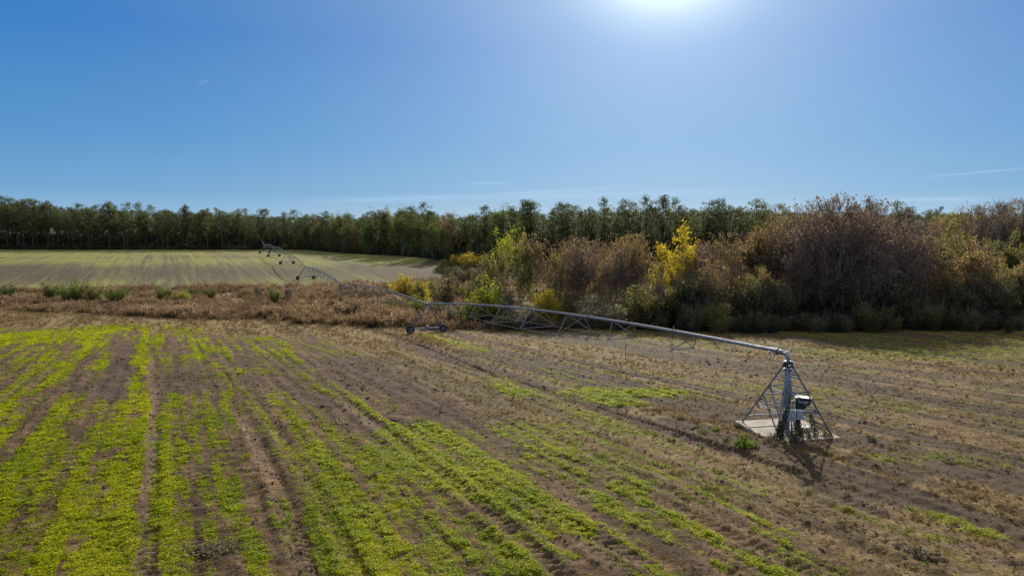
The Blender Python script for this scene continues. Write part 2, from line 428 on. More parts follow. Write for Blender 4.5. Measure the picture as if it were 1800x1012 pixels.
# ------------------------------------------------------------------ ground material
def ground_material():
    m, nt, out = newmat('field_soil_and_weeds')
    L = nt.links
    tc = nt.nodes.new('ShaderNodeTexCoord')
    def noise(scale, det=5, rough=.6, vec=None, dist=0):
        n = nt.nodes.new('ShaderNodeTexNoise'); n.inputs['Scale'].default_value = scale
        n.inputs['Detail'].default_value = det; n.inputs['Roughness'].default_value = rough; n.inputs['Distortion'].default_value = dist
        L.new(vec or tc.outputs['Object'], n.inputs[0]); return n.outputs[0]
    mp = nt.nodes.new('ShaderNodeMapping'); mp.vector_type = 'TEXTURE'
    mp.inputs['Rotation'].default_value = (0, 0, math.atan2(-DX, DY)); L.new(tc.outputs['Object'], mp.inputs[0])
    mp2 = nt.nodes.new('ShaderNodeMapping'); mp2.inputs['Scale'].default_value = (1, .10, 1); L.new(mp.outputs[0], mp2.inputs[0])
    row = noise(1.7, 4, .6, mp2.outputs[0])
    rowf = noise(7, 3, .6, mp2.outputs[0])
    big = noise(.16, 4, .55); mid = noise(1.3, 6, .62); fine = noise(9, 6, .7); vf = noise(34, 3, .7)
    A = {}
    for k in ('green', 'dry', 'dark', 'far', 'track'):
        a = nt.nodes.new('ShaderNodeAttribute'); a.attribute_name = k; A[k] = a.outputs['Fac']
    s1 = ramp(nt, mth(nt, 'ADD', mth(nt, 'MULTIPLY', mid, .5), mth(nt, 'MULTIPLY', fine, .5)), [(.36, (.036, .020, .010)), (.5, (.100, .060, .030)), (.64, (.225, .145, .078))])
    s2 = ramp(nt, row, [(.40, (.50, .47, .45)), (.58, (1.2, 1.15, 1.1))])
    soil = mixc(nt, .8, s1, s2, 'MULTIPLY')
    # dry straw and dead grass
    st = ramp(nt, mth(nt, 'ADD', mth(nt, 'MULTIPLY', fine, .6), mth(nt, 'MULTIPLY', vf, .4)), [(.36, (.070, .045, .020)), (.5, (.200, .138, .056)), (.64, (.40, .29, .135))])
    dryf = mth(nt, 'MULTIPLY', A['dry'], mth(nt, 'ADD', .35, mth(nt, 'MULTIPLY', mid, 1.1)), clamp=True)
    c = mixc(nt, dryf, soil, st)
    # dark dead residue, plus the pipe shadow painted along the wheel rut
    dkf = mth(nt, 'MULTIPLY', A['dark'], mth(nt, 'MULTIPLY_ADD', fine, 1.8, -.1, clamp=True), clamp=True)
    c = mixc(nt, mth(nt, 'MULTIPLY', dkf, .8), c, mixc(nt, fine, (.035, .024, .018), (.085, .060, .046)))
    c = mixc(nt, mth(nt, 'MULTIPLY', A['track'], .36, clamp=True), c, (.34, .245, .16))
    # low green growth
    gthr = nt.nodes.new('ShaderNodeMapRange'); gthr.interpolation_type = 'SMOOTHSTEP'
    cov = mth(nt, 'ADD', mth(nt, 'MULTIPLY', A['green'], .85), mth(nt, 'MULTIPLY', mth(nt, 'SUBTRACT', mth(nt, 'ADD', mth(nt, 'MULTIPLY', fine, .55), mth(nt, 'MULTIPLY', mid, .45)), .5), 2.4))
    L.new(cov, gthr.inputs[0]); gthr.inputs[1].default_value = .30; gthr.inputs[2].default_value = .75
    gc = ramp(nt, mth(nt, 'ADD', mth(nt, 'MULTIPLY', fine, .6), mth(nt, 'MULTIPLY', vf, .4)), [(.35, (.065, .068, .014)), (.5, (.15, .145, .024)), (.65, (.27, .25, .04))])
    c = mixc(nt, mth(nt, 'MULTIPLY', gthr.outputs[0], .62), c, gc)
    # far field: stubble rows, smoother
    mp3 = nt.nodes.new('ShaderNodeMapping'); mp3.inputs['Scale'].default_value = (1, .012, 1); L.new(mp.outputs[0], mp3.inputs[0])
    rows = mth(nt, 'ADD', mth(nt, 'MULTIPLY', mth(nt, 'SUBTRACT', noise(.75, 3, .7, mp3.outputs[0]), .5), 1.5), mth(nt, 'MULTIPLY', mth(nt, 'SUBTRACT', noise(2.6, 2, .6, mp3.outputs[0]), .5), .9))
    fr = ramp(nt, mth(nt, 'ADD', A['green'], rows, clamp=True), [(.05, (.085, .062, .038)), (.4, (.125, .108, .044)), (.85, (.210, .208, .048))])
    fr = mixc(nt, .45, fr, ramp(nt, fine, [(.35, (.6, .6, .6)), (.65, (1.25, 1.25, 1.2))]), 'MULTIPLY')
    c = mixc(nt, A['far'], c, fr)
    d = nt.nodes.new('ShaderNodeBsdfPrincipled'); d.inputs['Roughness'].default_value = .95; d.inputs['Specular IOR Level'].default_value = .12
    L.new(c, d.inputs['Base Color'])
    h = mth(nt, 'ADD', mth(nt, 'MULTIPLY', fine, .07), mth(nt, 'ADD', mth(nt, 'MULTIPLY', vf, .022), mth(nt, 'MULTIPLY', rowf, .05)))
    b = nt.nodes.new('ShaderNodeBump'); b.inputs['Strength'].default_value = .9; b.inputs['Distance'].default_value = 1.0
    L.new(h, b.inputs['Height']); L.new(b.outputs[0], d.inputs['Normal'])
    L.new(d.outputs[0], out.inputs[0])
    return m

def track_mark(X, Y):
    t = np.zeros_like(X)
    for (p, q, w, amp) in TRACKS:
        dx, dy = q[0]-p[0], q[1]-p[1]; l = math.hypot(dx, dy); dx /= l; dy /= l
        a = (X-p[0])*dx+(Y-p[1])*dy; c = (X-p[0])*-dy+(Y-p[1])*dx
        c = c+(fbm(a*.05, a*0, 91, 2)-.5)*1.0
        m = (1-sst(w*.7, w*1.3, np.abs(c)))*sst(-.5, 2, a)*(1-sst(l-2, l+.5, a))
        t = np.maximum(t, m*(.55+.45*np.sin((a+np.abs(c)*.9)*2*math.pi/.36))*sst(.3, .5, vn(a*.25, a*0, 95)+.1))
    return t

def detail_z(X, Y, G, D):
    """furrows, wheel tracks with lug marks, clods"""
    u, v = uv(X, Y)
    near = 1-sst(60, 110, Y)
    z = (fbm(X*3.1, Y*3.1, 81, 3)-.5)*.14*near
    z = z+(fbm(u*1.6, v*.16, 83, 3)-.5)*.16*(1-sst(120, 200, Y)*.4)
    z = z+.035*np.sin(2*math.pi*(u+.25*fbm(v*.08, v*0, 97, 2))/.95)*sst(.35, .6, fbm(u*.3, v*.05, 98, 2))*near
    for (p, q, w, amp) in TRACKS:
        dx, dy = q[0]-p[0], q[1]-p[1]; l = math.hypot(dx, dy); dx /= l; dy /= l
        a = (X-p[0])*dx+(Y-p[1])*dy; c = (X-p[0])*-dy+(Y-p[1])*dx
        c = c+(fbm(a*.05, a*0, 91, 2)-.5)*1.0
        ins = sst(-.5, .5, a)*(1-sst(l-.5, l+.5, a))
        m = (1-sst(w*.8, w*1.15, np.abs(c)))*ins
        lug = np.sin((a+np.abs(c)*.9)*2*math.pi/.36)
        z = z-m*amp*.40+m*amp*.38*lug*sst(.35, .5, vn(a*.4, a*0, 93))+amp*.3*np.exp(-((np.abs(c)-w*1.3)/.12)**2)*ins
    return z

def trk(x1, y1, x2, y2, w, amp): return (ground_px(x1, y1), ground_px(x2, y2), w, amp)
TRACKS = [trk(545, 1040, 420, 720, .36, .14), trk(640, 1040, 470, 740, .32, .11), trk(245, 1040, 275, 620, .3, .10), trk(1010, 1040, 590, 700, .36, .12),
          trk(1130, 1040, 700, 745, .3, .09), trk(1700, 1010, 1060, 755, .36, .12), trk(1330, 850, 900, 670, .30, .12), trk(1480, 1040, 960, 800, .3, .09),
          trk(1400, 835, 1030, 715, .22, .30), trk(870, 664, 735, 602, .24, .30), trk(700, 640, 880, 740, .3, .07), trk(1210, 1040, 840, 850, .3, .09), trk(1850, 1030, 1250, 800, .3, .07)]

def build_ground():
    Y1 = np.arange(-300, 9, 6.0)
    Y2 = 9*np.exp(np.arange(0, math.log(430/9), .0042))
    Y3 = np.geomspace(440, 6000, 30)
    Ys = np.concatenate([Y1, Y2, Y3]); NX = 860
    half = .98*np.clip(Ys, 0, None)+34
    t = np.linspace(-1, 1, NX)
    X = half[:, None]*t[None, :]; Y = np.repeat(Ys[:, None], NX, 1)
    x, y = X.ravel(), Y.ravel()
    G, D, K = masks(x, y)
    z = base_z(x, y)
    near = (y > 9) & (y < 230)
    z[near] += detail_z(x[near], y[near], G[near], D[near])
    V = np.stack([x, y, z], 1)
    i = np.arange(len(Ys)-1)[:, None]*NX+np.arange(NX-1)[None, :]
    i = i.ravel(); F = np.stack([i, i+1, i+NX+1, i+NX], 1)
    tm = np.zeros_like(x); tm[near] = track_mark(x[near], y[near])
    far = sst(140, 165, y)*(1-sst(0, 4, y-wood_edge(x)))*(1-thicket(x, y))
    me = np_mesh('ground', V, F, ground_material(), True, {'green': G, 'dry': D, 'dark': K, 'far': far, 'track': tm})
    o = link('ground', me); tag(o, kind='structure'); return o
build_ground()

def gz(x, y):
    x = np.atleast_1d(np.asarray(x, float)); y = np.atleast_1d(np.asarray(y, float))
    return base_z(x, y)
def gz_d(x, y): return gz(x, y)+np.where((y > 9) & (y < 230), detail_z(np.asarray(x), np.asarray(y), 0, 0), 0)

# ------------------------------------------------------------------ leaves and plants
def quads(C, size, rg, flat=0.0, asp=.6):
    """random leaf quads at centres C; returns V,F,v"""
    n = len(C); size = np.broadcast_to(size, (n,))
    a = rg.normal(size=(n, 3)); a[:, 2] *= (1-flat); a /= np.linalg.norm(a, axis=1)[:, None]+1e-9
    b = rg.normal(size=(n, 3)); b[:, 2] *= (1-flat); b -= (b*a).sum(1)[:, None]*a; b /= np.linalg.norm(b, axis=1)[:, None]+1e-9
    a = a*size[:, None]*.5; b = b*size[:, None]*.5*asp
    V = np.stack([C-a, C-b*1.0+a*.1, C+a, C+b], 1).reshape(-1, 3)
    F = np.arange(n*4).reshape(n, 4)
    v = np.repeat(rg.random(n), 4)
    return V, F, v

def leaf_mesh(name, parts, mats):
    """parts: list of (V,F,v,mat_index)"""
    V = np.concatenate([p[0] for p in parts]); off = 0; F = []; mi = []; v = []
    for p in parts:
        F.append(p[1]+off); off += len(p[0]); mi.append(np.full(len(p[1]), p[3])); v.append(p[2])
    return np_mesh(name, V, np.concatenate(F), mats, False, {'v': np.concatenate(v)}, np.concatenate(mi))

def src_collection(name, meshes):
    c = bpy.data.collections.new(name)
    for k, me in enumerate(meshes):
        o = bpy.data.objects.new(me.name, me); c.objects.link(o)
    return c

def scatter(name, P, rot, scale, tint, coll, label, cat):
    n = len(P)
    me = bpy.data.meshes.new(name); me.vertices.add(n); me.vertices.foreach_set('co', np.asarray(P, np.float32).ravel())
    def av(nm, arr):
        a = me.attributes.new(nm, 'FLOAT_VECTOR', 'POINT'); a.data.foreach_set('vector', np.asarray(arr, np.float32).ravel())
    av('rot', rot); av('scl', scale)
    a = me.attributes.new('tint', 'FLOAT', 'POINT'); a.data.foreach_set('value', np.asarray(tint, np.float32))
    a = me.attributes.new('pick', 'INT', 'POINT'); a.data.foreach_set('value', rng.integers(0, len(coll.objects), n).astype(np.int32))
    o = link(name, me)
    ng = bpy.data.node_groups.new(name+'_nodes', 'GeometryNodeTree')
    ng.interface.new_socket('Geometry', in_out='INPUT', socket_type='NodeSocketGeometry')
    ng.interface.new_socket('Geometry', in_out='OUTPUT', socket_type='NodeSocketGeometry')
    N = ng.nodes; gi = N.new('NodeGroupInput'); go = N.new('NodeGroupOutput')
    ip = N.new('GeometryNodeInstanceOnPoints'); ci = N.new('GeometryNodeCollectionInfo')
    ci.inputs['Collection'].default_value = coll; ci.inputs['Separate Children'].default_value = True; ci.inputs['Reset Children'].default_value = True
    ip.inputs['Pick Instance'].default_value = True
    def na(nm, dt):
        k = N.new('GeometryNodeInputNamedAttribute'); k.data_type = dt; k.inputs['Name'].default_value = nm
        return k.outputs['Attribute']
    L = ng.links
    L.new(gi.outputs[0], ip.inputs['Points']); L.new(ci.outputs[0], ip.inputs['Instance'])
    L.new(na('rot', 'FLOAT_VECTOR'), ip.inputs['Rotation']); L.new(na('scl', 'FLOAT_VECTOR'), ip.inputs['Scale'])
    L.new(na('pick', 'INT'), ip.inputs['Instance Index'])
    L.new(ip.outputs[0], go.inputs[0])
    md = o.modifiers.new('scatter', 'NODES'); md.node_group = ng
    tag(o, label, cat, kind='stuff')
    return o

def cols(n, lo=.75, hi=1.3, zs=None):
    s = rng.uniform(lo, hi, n)
    return np.stack([s, s, s*(rng.uniform(.75, 1.3, n) if zs is None else zs)], 1)

# --- crop seedlings (leafy rosettes)
def rosette(seed, nl=9, r=.085, L=.072):
    g = np.random.default_rng(seed); V = []; F = []; v = []
    for k in range(nl):
        a = g.uniform(0, 6.28); rr = g.uniform(.01, r); h = g.uniform(.03, .13); l = L*g.uniform(.6, 1.2); w = l*.32
        t = np.array([math.cos(a), math.sin(a), g.uniform(.1, .7)]); t /= np.linalg.norm(t)
        s = np.array([-math.sin(a), math.cos(a), g.uniform(-.3, .3)])
        p = np.array([math.cos(a)*rr, math.sin(a)*rr, h*.5])
        b = len(V); V += [p, p+t*l*.5+s*w, p+t*l+np.array([0, 0, -.02]), p+t*l*.5-s*w]
        F.append((b, b+1, b+2, b+3)); v += [g.random()]*4
    return np_mesh('crop_rosette', V, np.array(F), M['crop'], False, {'v': v})
crop_src = src_collection('crop_sources', [rosette(k, 10+k) for k in range(5)])

def sample(n, ylo, yhi, pw=1.0, xk=.80, xo=3):
    """points in front of the camera: Y by power law, X across the view and a little beyond"""
    t = rng.random(n)
    Y = (ylo**(pw)+(yhi**pw-ylo**pw)*t)**(1/pw)
    X = rng.uniform(-1, 1, n)*(xk*Y+xo)
    return X, Y

X, Y = sample(1150000, 14.5, 90, .42)
G, D, K = masks(X, Y)
cl = fbm(X*4.5, Y*4.5, 131, 3)-.22*track_mark(X, Y)
keep = rng.random(len(X)) < np.clip((G-.12)*.95, 0, .95)*(.16+.90*sst(.40, .60, cl))*(1-.3*sst(60, 85, Y))
X, Y, Gk = X[keep], Y[keep], G[keep]
P = np.stack([X, Y, gz_d(X, Y)-.01], 1)
sc = np.stack([np.interp(Y, [15, 80], [.75, 1.5])*rng.uniform(.55, 1.3, len(X))*(.48+.58*np.clip(Gk, 0, 1.1))]*3, 1); sc[:, 2] *= .78
rot = np.stack([rng.normal(0, .15, len(X)), rng.normal(0, .15, len(X)), rng.uniform(0, 6.28, len(X))], 1)
tint = np.clip((fbm(X*.3, Y*.3, 141, 3)-.5)*.7+.42+(Gk-.6)*.35+rng.normal(0, .24, len(X)), 0, 1)
print('crop plants', len(X))
scatter('green_crop', P, rot, sc, tint, crop_src, 'bright yellow-green leafy crop growing in broken strips', 'crop')

# --- dry grass tufts
def tuft(seed, n=14, h=.16, r=.07):
    g = np.random.default_rng(seed); V = []; F = []; v = []
    for k in range(n):
        a = g.uniform(0, 6.28); p = np.array([math.cos(a), math.sin(a), 0])*g.uniform(0, r)
        d = np.array([math.cos(a)*g.uniform(.1, .9), math.sin(a)*g.uniform(.1, .9), 1.]); d /= np.linalg.norm(d)
        s = np.array([-math.sin(a+1), math.cos(a+1), 0])*.010; l = h*g.uniform(.5, 1.2)
        b = len(V); V += [p-s, p+s, p+d*l+s*.4, p+d*l-s*.4]; F.append((b, b+1, b+2, b+3)); v += [g.random()]*4
    return np_mesh('dry_tuft', V, np.array(F), M['straw'], False, {'v': v})
tuft_src = src_collection('tuft_sources', [tuft(50+k) for k in range(5)])
X, Y = sample(230000, 15, 112, .5)
G, D, K = masks(X, Y)
ut, vt = uv(X, Y); rowm = sst(.38, .6, fbm(ut*1.3, vt*.04, 155, 3))
keep = rng.random(len(X)) < (.3+.85*rowm)*np.clip(.05+.55*D*sst(.3, .65, fbm(X*1.5, Y*1.5, 151, 3))+.1*K-.25*np.clip(G-.4, 0, 1), 0, 1)
X, Y, D = X[keep], Y[keep], D[keep]
P = np.stack([X, Y, gz_d(X, Y)-.01], 1)
s = np.interp(Y, [15, 60, 110], [.55, 1.1, 1.7])*rng.uniform(.5, 1.3, len(X))*(.55+.6*D)
rot = np.stack([rng.normal(0, .3, len(X)), rng.normal(0, .3, len(X)), rng.uniform(0, 6.28, len(X))], 1)
print('tufts', len(X))
scatter('dry_grass', P, rot, np.stack([s*1.2, s*1.2, s], 1), rng.random(len(X)), tuft_src, 'short dead brown grass and straw lying on the field', 'dry grass')

# --- soil clods
def clod(seed):
    g = np.random.default_rng(seed)
    V = np.array([(1, 0, 0), (.3, .9, .1), (-.8, .5, 0), (-.7, -.6, 0), (.3, -.9, 0), (.5, .3, .55), (-.4, .3, .6), (-.1, -.5, .5)])*.05*(1+g.normal(0, .2, (8, 3)))
    F = [(0, 1, 5), (1, 2, 6), (1, 6, 5), (2, 3, 6), (3, 7, 6), (3, 4, 7), (4, 0, 7), (0, 5, 7), (5, 6, 7)]
    return np_mesh('clod', V, np.array(F), M['clodm'])
clod_src = src_collection('clod_sources', [clod(90+k) for k in range(4)])
X, Y = sample(90000, 14.5, 60, .4)
G, D, K = masks(X, Y)
keep = rng.random(len(X)) < np.clip(.9-G*.9-D*.3, 0, 1)*sst(.4, .6, fbm(X*1.8, Y*1.8, 161, 3))
X, Y = X[keep], Y[keep]
P = np.stack([X, Y, gz_d(X, Y)-.008], 1)
s = np.interp(Y, [15, 60], [.6, 1.3])*rng.gamma(3, .3, len(X))
scatter('soil_clods', P, np.stack([X*0, X*0, rng.uniform(0, 6.28, len(X))], 1), np.stack([s, s, s*.8], 1), X*0, clod_src, 'loose brown clods of soil on the field', 'soil')

# --- dry brush band
def plume(seed, n=9, h=1.3, r=.45, fl=13):
    g = np.random.default_rng(seed); V = []; F = []; v = []; mi = []
    C = []
    for k in range(n):
        a = g.uniform(0, 6.28); p = np.array([math.cos(a), math.sin(a), 0])*g.uniform(0, r)
        d = np.array([math.cos(a)*g.uniform(0, .35), math.sin(a)*g.uniform(0, .35), 1.]); l = h*g.uniform(.6, 1.1)
        s = np.array([-math.sin(a+1), math.cos(a+1), 0])*.022
        b = len(V); V += [p-s, p+s, p+d*l+s*.4, p+d*l-s*.4]; F.append((b, b+1, b+2, b+3)); v += [g.random()]*4; mi.append(1)
        for q in range(6):
            C.append((p+d*l*g.uniform(.1, .85)+g.normal(0, .09, 3), .20, 1))
        for q in range(fl):
            C.append((p+d*l*g.uniform(.72, 1.08)+g.normal(0, .07, 3), .14, 0))
    A = np.array([c[0] for c in C]); Sz = np.array([c[1] for c in C]); Mi = np.array([c[2] for c in C])
    q, f, vv = quads(A, Sz, g)
    V = np.concatenate([np.array(V), q]); F = np.concatenate([np.array(F), f+len(F)*4])
    return np_mesh('plume', V, F, [M['plume'], M['drystalk']], False, {'v': np.concatenate([v, vv])}, np.concatenate([mi, Mi]))
plume_src = src_collection('plume_sources', [plume(200+k) for k in range(5)]+[plume(210+k, 8, .9, .5, 3) for k in range(2)])
X = rng.uniform(-175, 45, 60000); Y = rng.uniform(80, 180, 60000)
B = band(X, Y)
# dark hollow along the front edge, taller pale heads behind
keep = (rng.random(len(X)) < B*.85*sst(.30, .5, fbm(X/5+7, Y/5, 173, 3))) & (np.abs(X) < .85*Y+8)
X, Y = X[keep], Y[keep]
nn = fbm(X/6, Y/6, 171, 3)
s = (.15+1.15*nn)*rng.uniform(.6, 1.3, len(X))*np.interp(X, [-120, -40, -10], [.75, 1.0, 1.2])
P = np.stack([X, Y, gz(X, Y)-.05], 1)
print('plumes', len(X))
scatter('dry_weeds', P, np.stack([rng.normal(0, .1, len(X)), rng.normal(0, .1, len(X)), rng.uniform(0, 6.28, len(X))], 1),
        np.stack([s, s, s*rng.uniform(.8, 1.25, len(X))], 1), np.clip(nn+rng.normal(0, .2, len(X)), 0, 1), plume_src,
        'dense pinkish tan seed-headed weeds filling the dip between the two fields', 'dry weeds')

# ------------------------------------------------------------------ trees
def grow(g, h, spread=.5, levels=4, n0=5, r0=None, lean=.1, up=.25, trunk=.3, twigs=3, stems=1, lr=.72):
    """returns list of branches (points, r0, r1, level) and tip points"""
    out = []; tips = []
    def branch(p, d, l, r, lev):
        nseg = 5 if lev == 0 else (4 if lev < 3 else 3)
        pts = [p]; q = p.copy(); dd = d.copy()
        for k in range(nseg):
            dd = dd+g.normal(0, .13 if lev else .05, 3)+np.array([0, 0, up*.25 if lev else .05]); dd /= np.linalg.norm(dd)
            q = q+dd*l/nseg; pts.append(q.copy())
        out.append((np.array(pts), r, r*.5, lev))
        if lev >= levels:
            tips.append((q, dd)); tips.append((pts[-2], dd)); return
        nc = n0 if lev == 0 else twigs
        for c in range(nc):
            t = g.uniform(trunk if lev == 0 else .25, 1.0) if c else 1.0
            i = t*nseg; k = min(int(i), nseg-1); pp = pts[k]+(pts[k+1]-pts[k])*(i-k)
            ax = np.cross(dd, g.normal(size=3)); ax /= np.linalg.norm(ax)+1e-9
            sa = spread*g.uniform(.5, 1.3)*(1.15 if lev == 0 else 1)
            nd_ = dd*math.cos(sa)+ax*math.sin(sa); nd_ += np.array([0, 0, up]); nd_ /= np.linalg.norm(nd_)
            branch(pp, nd_, l*lr*g.uniform(.7, 1.15)*(1.1-.35*t if lev == 0 else 1), r*.52*(1.15-.4*t), lev+1)
    for s_ in range(stems):
        a = g.uniform(0, 6.28); k = lean*(1 if stems == 1 else 1.0)
        d = np.array([math.cos(a)*k, math.sin(a)*k, 1.]); d /= np.linalg.norm(d)
        p = np.array([math.cos(a), math.sin(a), 0])*(.0 if stems == 1 else .35)
        branch(p, d, h*g.uniform(.85, 1.0)*.45, (r0 or h*.02)*(1 if stems == 1 else .6), 0)
    return out, tips

def branch_mb(br, minr=.012):
    mb = MB()
    for pts, r, r1, lev in br:
        n = 7 if lev == 0 else (5 if lev == 1 else 3)
        mb.tube(pts, np.maximum(np.linspace(r, r1, len(pts)), minr), n, caps=False)
    return mb

def mesh_of(mb, name, mat, smooth=True, scale=1.0):
    F = [np.concatenate([np.asarray(q).reshape(-1, 4) for q in mb.Q])]
    if mb.T: F.append(np.concatenate([np.asarray(q).reshape(-1, 3) for q in mb.T]))
    V = np.concatenate(mb.V)*scale
    V[:, 2] = np.where(V[:, 2] > 9.8, 9.8+(V[:, 2]-9.8)*.3, V[:, 2])
    return np_mesh(name, V, F, mat, smooth)

def fit(br_mb, q, H, rad):
    """scale so that the crown is H tall and rad wide (98th percentile), returns per-axis factors"""
    V = np.concatenate([np.concatenate(br_mb.V), q]); kz = H/np.percentile(q[:, 2], 98.5)
    kr = rad/np.percentile(np.hypot(q[:, 0], q[:, 1]), 93)
    return np.array([kr, kr, kz])
def norm_pair(Vt, Vc, H):
    """scale so the whole is H tall"""
    return H/max(Vt[:, 2].max(), Vc[:, 2].max())

def tree_meshes(kind, seed):
    """returns (trunk_mesh, [(part_name, mesh)]) for a 10 m tall specimen"""
    g = np.random.default_rng(seed)
    if kind == 'pine':
        H = 10.; mb = MB(); bend = g.normal(0, .12, 2)
        zz = np.linspace(0, H*.97, 7); tr = np.stack([bend[0]*(zz/H)**2, bend[1]*(zz/H)**2, zz], 1)
        mb.tube(tr, np.linspace(.085, .02, 7), 6, caps=False)
        C = []; cb = g.uniform(.34, .50); nb = 30; wid = g.uniform(1.25, 1.75); Zs = []
        lop = g.uniform(0, 6.28)
        for k in range(nb):
            t = k/(nb-1); z = H*(cb+(.93-cb)*t); a = k*2.4+g.uniform(-.5, .5)
            L_ = wid*math.sqrt(max(.03, 1-((t-.42)/.62)**2))*g.uniform(.55, 1.1)*(1+.25*math.cos(a-lop))
            if t < .2: L_ *= g.uniform(.2, .9)
            o = np.array([bend[0]*(z/H)**2, bend[1]*(z/H)**2, z]); d = np.array([math.cos(a), math.sin(a), g.uniform(.05, .5)])
            e = o+d*L_
            mb.tube([o, (o+e)/2+np.array([0, 0, -.03]), e], [.03, .022, .012], 3, caps=False)
            for cc, rr in ((e, g.uniform(.28, .48)), (o+d*L_*.55, .34)):
                n_ = g.normal(size=(20, 3)); n_ /= np.linalg.norm(n_, axis=1)[:, None]
                C.append(cc+g.normal(0, .08, 3)+n_*rr*np.array([1, 1, .85])*g.uniform(.6, 1.05, (20, 1)))
        for q_ in range(3):
            n_ = g.normal(size=(20, 3)); n_ /= np.linalg.norm(n_, axis=1)[:, None]
            C.append(np.array([bend[0], bend[1], H*.95])+g.normal(0, .22, 3)*np.array([1.4, 1.4, .6])+n_*np.array([.42, .42, .42])*g.uniform(.6, 1.05, (20, 1)))
        C = np.concatenate(C)
        for k in range(g.integers(2, 6)):   # dead snags below the crown
            z = H*g.uniform(.2, cb); a = g.uniform(0, 6.28); o = np.array([0, 0, z])
            mb.tube([o, o+np.array([math.cos(a), math.sin(a), .2])*g.uniform(.3, .8)], [.02, .008], 3, caps=False)
        q, f, v = quads(C, g.uniform(.13, .24, len(C)), g, 0, .7)
        return mesh_of(mb, 'pine_trunk', M['pinebark']), [('crown', leaf_mesh('pine_crown', [(q, f, v, 0)], [M['needle']]))]
    if kind in ('wood', 'rustwood'):
        br, tips = grow(g, 10, .7, 3, 10, .13, .05, .05, .18, 4)
        P_ = np.array([t[0] for t in tips]); C = (P_[:, None, :]+g.normal(0, .42, (len(P_), 9, 3))).reshape(-1, 3)
        mb = branch_mb(br); k = fit(mb, C, 9.8, 2.9); C = C*k
        low = g.normal(0, 1, (350, 3))*np.array([1.2, 1.2, 1.6])+np.array([0, 0, 3.0]); low[:, 2] = np.abs(low[:, 2])
        C = np.concatenate([C, low])
        q, f, v = quads(C, g.uniform(.16, .3, len(C)), g, .1, .7)
        return mesh_of(mb, 'trunk', M['bark'], scale=k), [('crown', leaf_mesh('crown', [(q, f, v, 0)], [M['oakleaf' if kind == 'wood' else 'rustwood']]))]
    if kind in ('leafy_olive', 'leafy_gold', 'leafy_lime', 'leafy_russet'):
        br, tips = grow(g, 10, .62, 4, 9, .13, .06, .10, .16, 3, stems=1, lr=.74)
        P_ = np.array([t[0] for t in tips])
        mb = branch_mb(br); k = fit(mb, P_, 9.7, 3.0); P_ = P_*k
        keep = fbm(P_[:, 0]*.8+P_[:, 2]*.6, P_[:, 1]*.8, seed, 2) > .33
        P_ = P_[keep]
        per = 9
        C = (P_[:, None, :]+g.normal(0, .27, (len(P_), per, 3))).reshape(-1, 3)
        q, f, v = quads(C, g.uniform(.14, .32, len(C)), g, 0, .7)
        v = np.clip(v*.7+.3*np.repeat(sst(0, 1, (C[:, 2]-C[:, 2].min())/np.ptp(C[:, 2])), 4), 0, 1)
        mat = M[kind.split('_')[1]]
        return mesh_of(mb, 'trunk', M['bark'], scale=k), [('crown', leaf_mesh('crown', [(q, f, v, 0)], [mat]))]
    if kind in ('bare', 'bare_plum', 'bare_russet'):
        st = {'bare': 2, 'bare_plum': 3, 'bare_russet': 2}[kind]
        br, tips = grow(g, 10, .60, 4, 8, .12, .25, .07, .18, {'bare': 4, 'bare_plum': 3, 'bare_russet': 3}[kind], stems=st, lr=.74)
        P_ = np.array([t[0] for t in tips])
        mb = branch_mb(br, .021); k = fit(mb, P_, 9.8, 3.2); P_ = P_*k; P_[:, 2] = np.where(P_[:, 2] > 9.8, 9.8+(P_[:, 2]-9.8)*.3, P_[:, 2])
        keep = g.random(len(P_)) < {'bare': .35, 'bare_plum': .8, 'bare_russet': .7}[kind]
        P_ = P_[keep]; per = {'bare': 1, 'bare_plum': 3, 'bare_russet': 5}[kind]
        C = (P_[:, None, :]+g.normal(0, .16, (len(P_), per, 3))).reshape(-1, 3)
        q, f, v = quads(C, g.uniform(.12, .26, len(C)), g, 0, .65)
        return mesh_of(mb, 'trunk', M['twig'], scale=k), [('crown', leaf_mesh('crown', [(q, f, v, 0)], [M['russet' if kind == 'bare_russet' else 'plum']]))]
    # shrubs: 4 m tall specimens, several stems, uneven lobes
    mats = {'shrub_olive': 'olive', 'shrub_dark': 'dark', 'shrub_bramble': 'bramble', 'shrub_gold': 'gold', 'shrub_green': 'bushgreen', 'shrub_tan': 'bramble', 'shrub_lime': 'lime', 'vine_mound': 'dark'}
    mb = MB(); C = []; T = []
    H = 4.
    nl = 26 if kind != 'vine_mound' else 34
    for k in range(nl):
        a = g.uniform(0, 6.28); rr = 1.7*math.sqrt(g.random()); top = H*(1-.12*rr**1.6)*g.uniform(.55, 1.0)
        e = np.array([math.cos(a)*rr, math.sin(a)*rr, top]); b = e*np.array([.25, .25, 0])
        mb.tube([b, b*.5+e*.5+g.normal(0, .1, 3), e], [.04, .025, .012], 4, caps=False)
        n = 6
        for j in range(n):
            c = b+(e-b)*g.uniform(.15, 1.0)+g.normal(0, .18, 3)
            C.append(c+g.normal(0, 1, (22, 3))*np.array([.22, .22, .19]))
        T.append(e+g.normal(0, 1, (34, 3))*np.array([.26, .26, .12])+np.array([0, 0, .1]))
    C = np.concatenate(C); C[:, 2] = np.abs(C[:, 2])
    q, f, v = quads(C, g.uniform(.10, .24, len(C)), g, 0, .65)
    parts = [(q, f, v, 0)]; ml = [M[mats[kind]]]
    if kind == 'shrub_tan':
        q2, f2, v2 = quads(np.concatenate(T), .12, g, 0, .8); parts.append((q2, f2, v2, 1)); ml.append(M['fluff'])
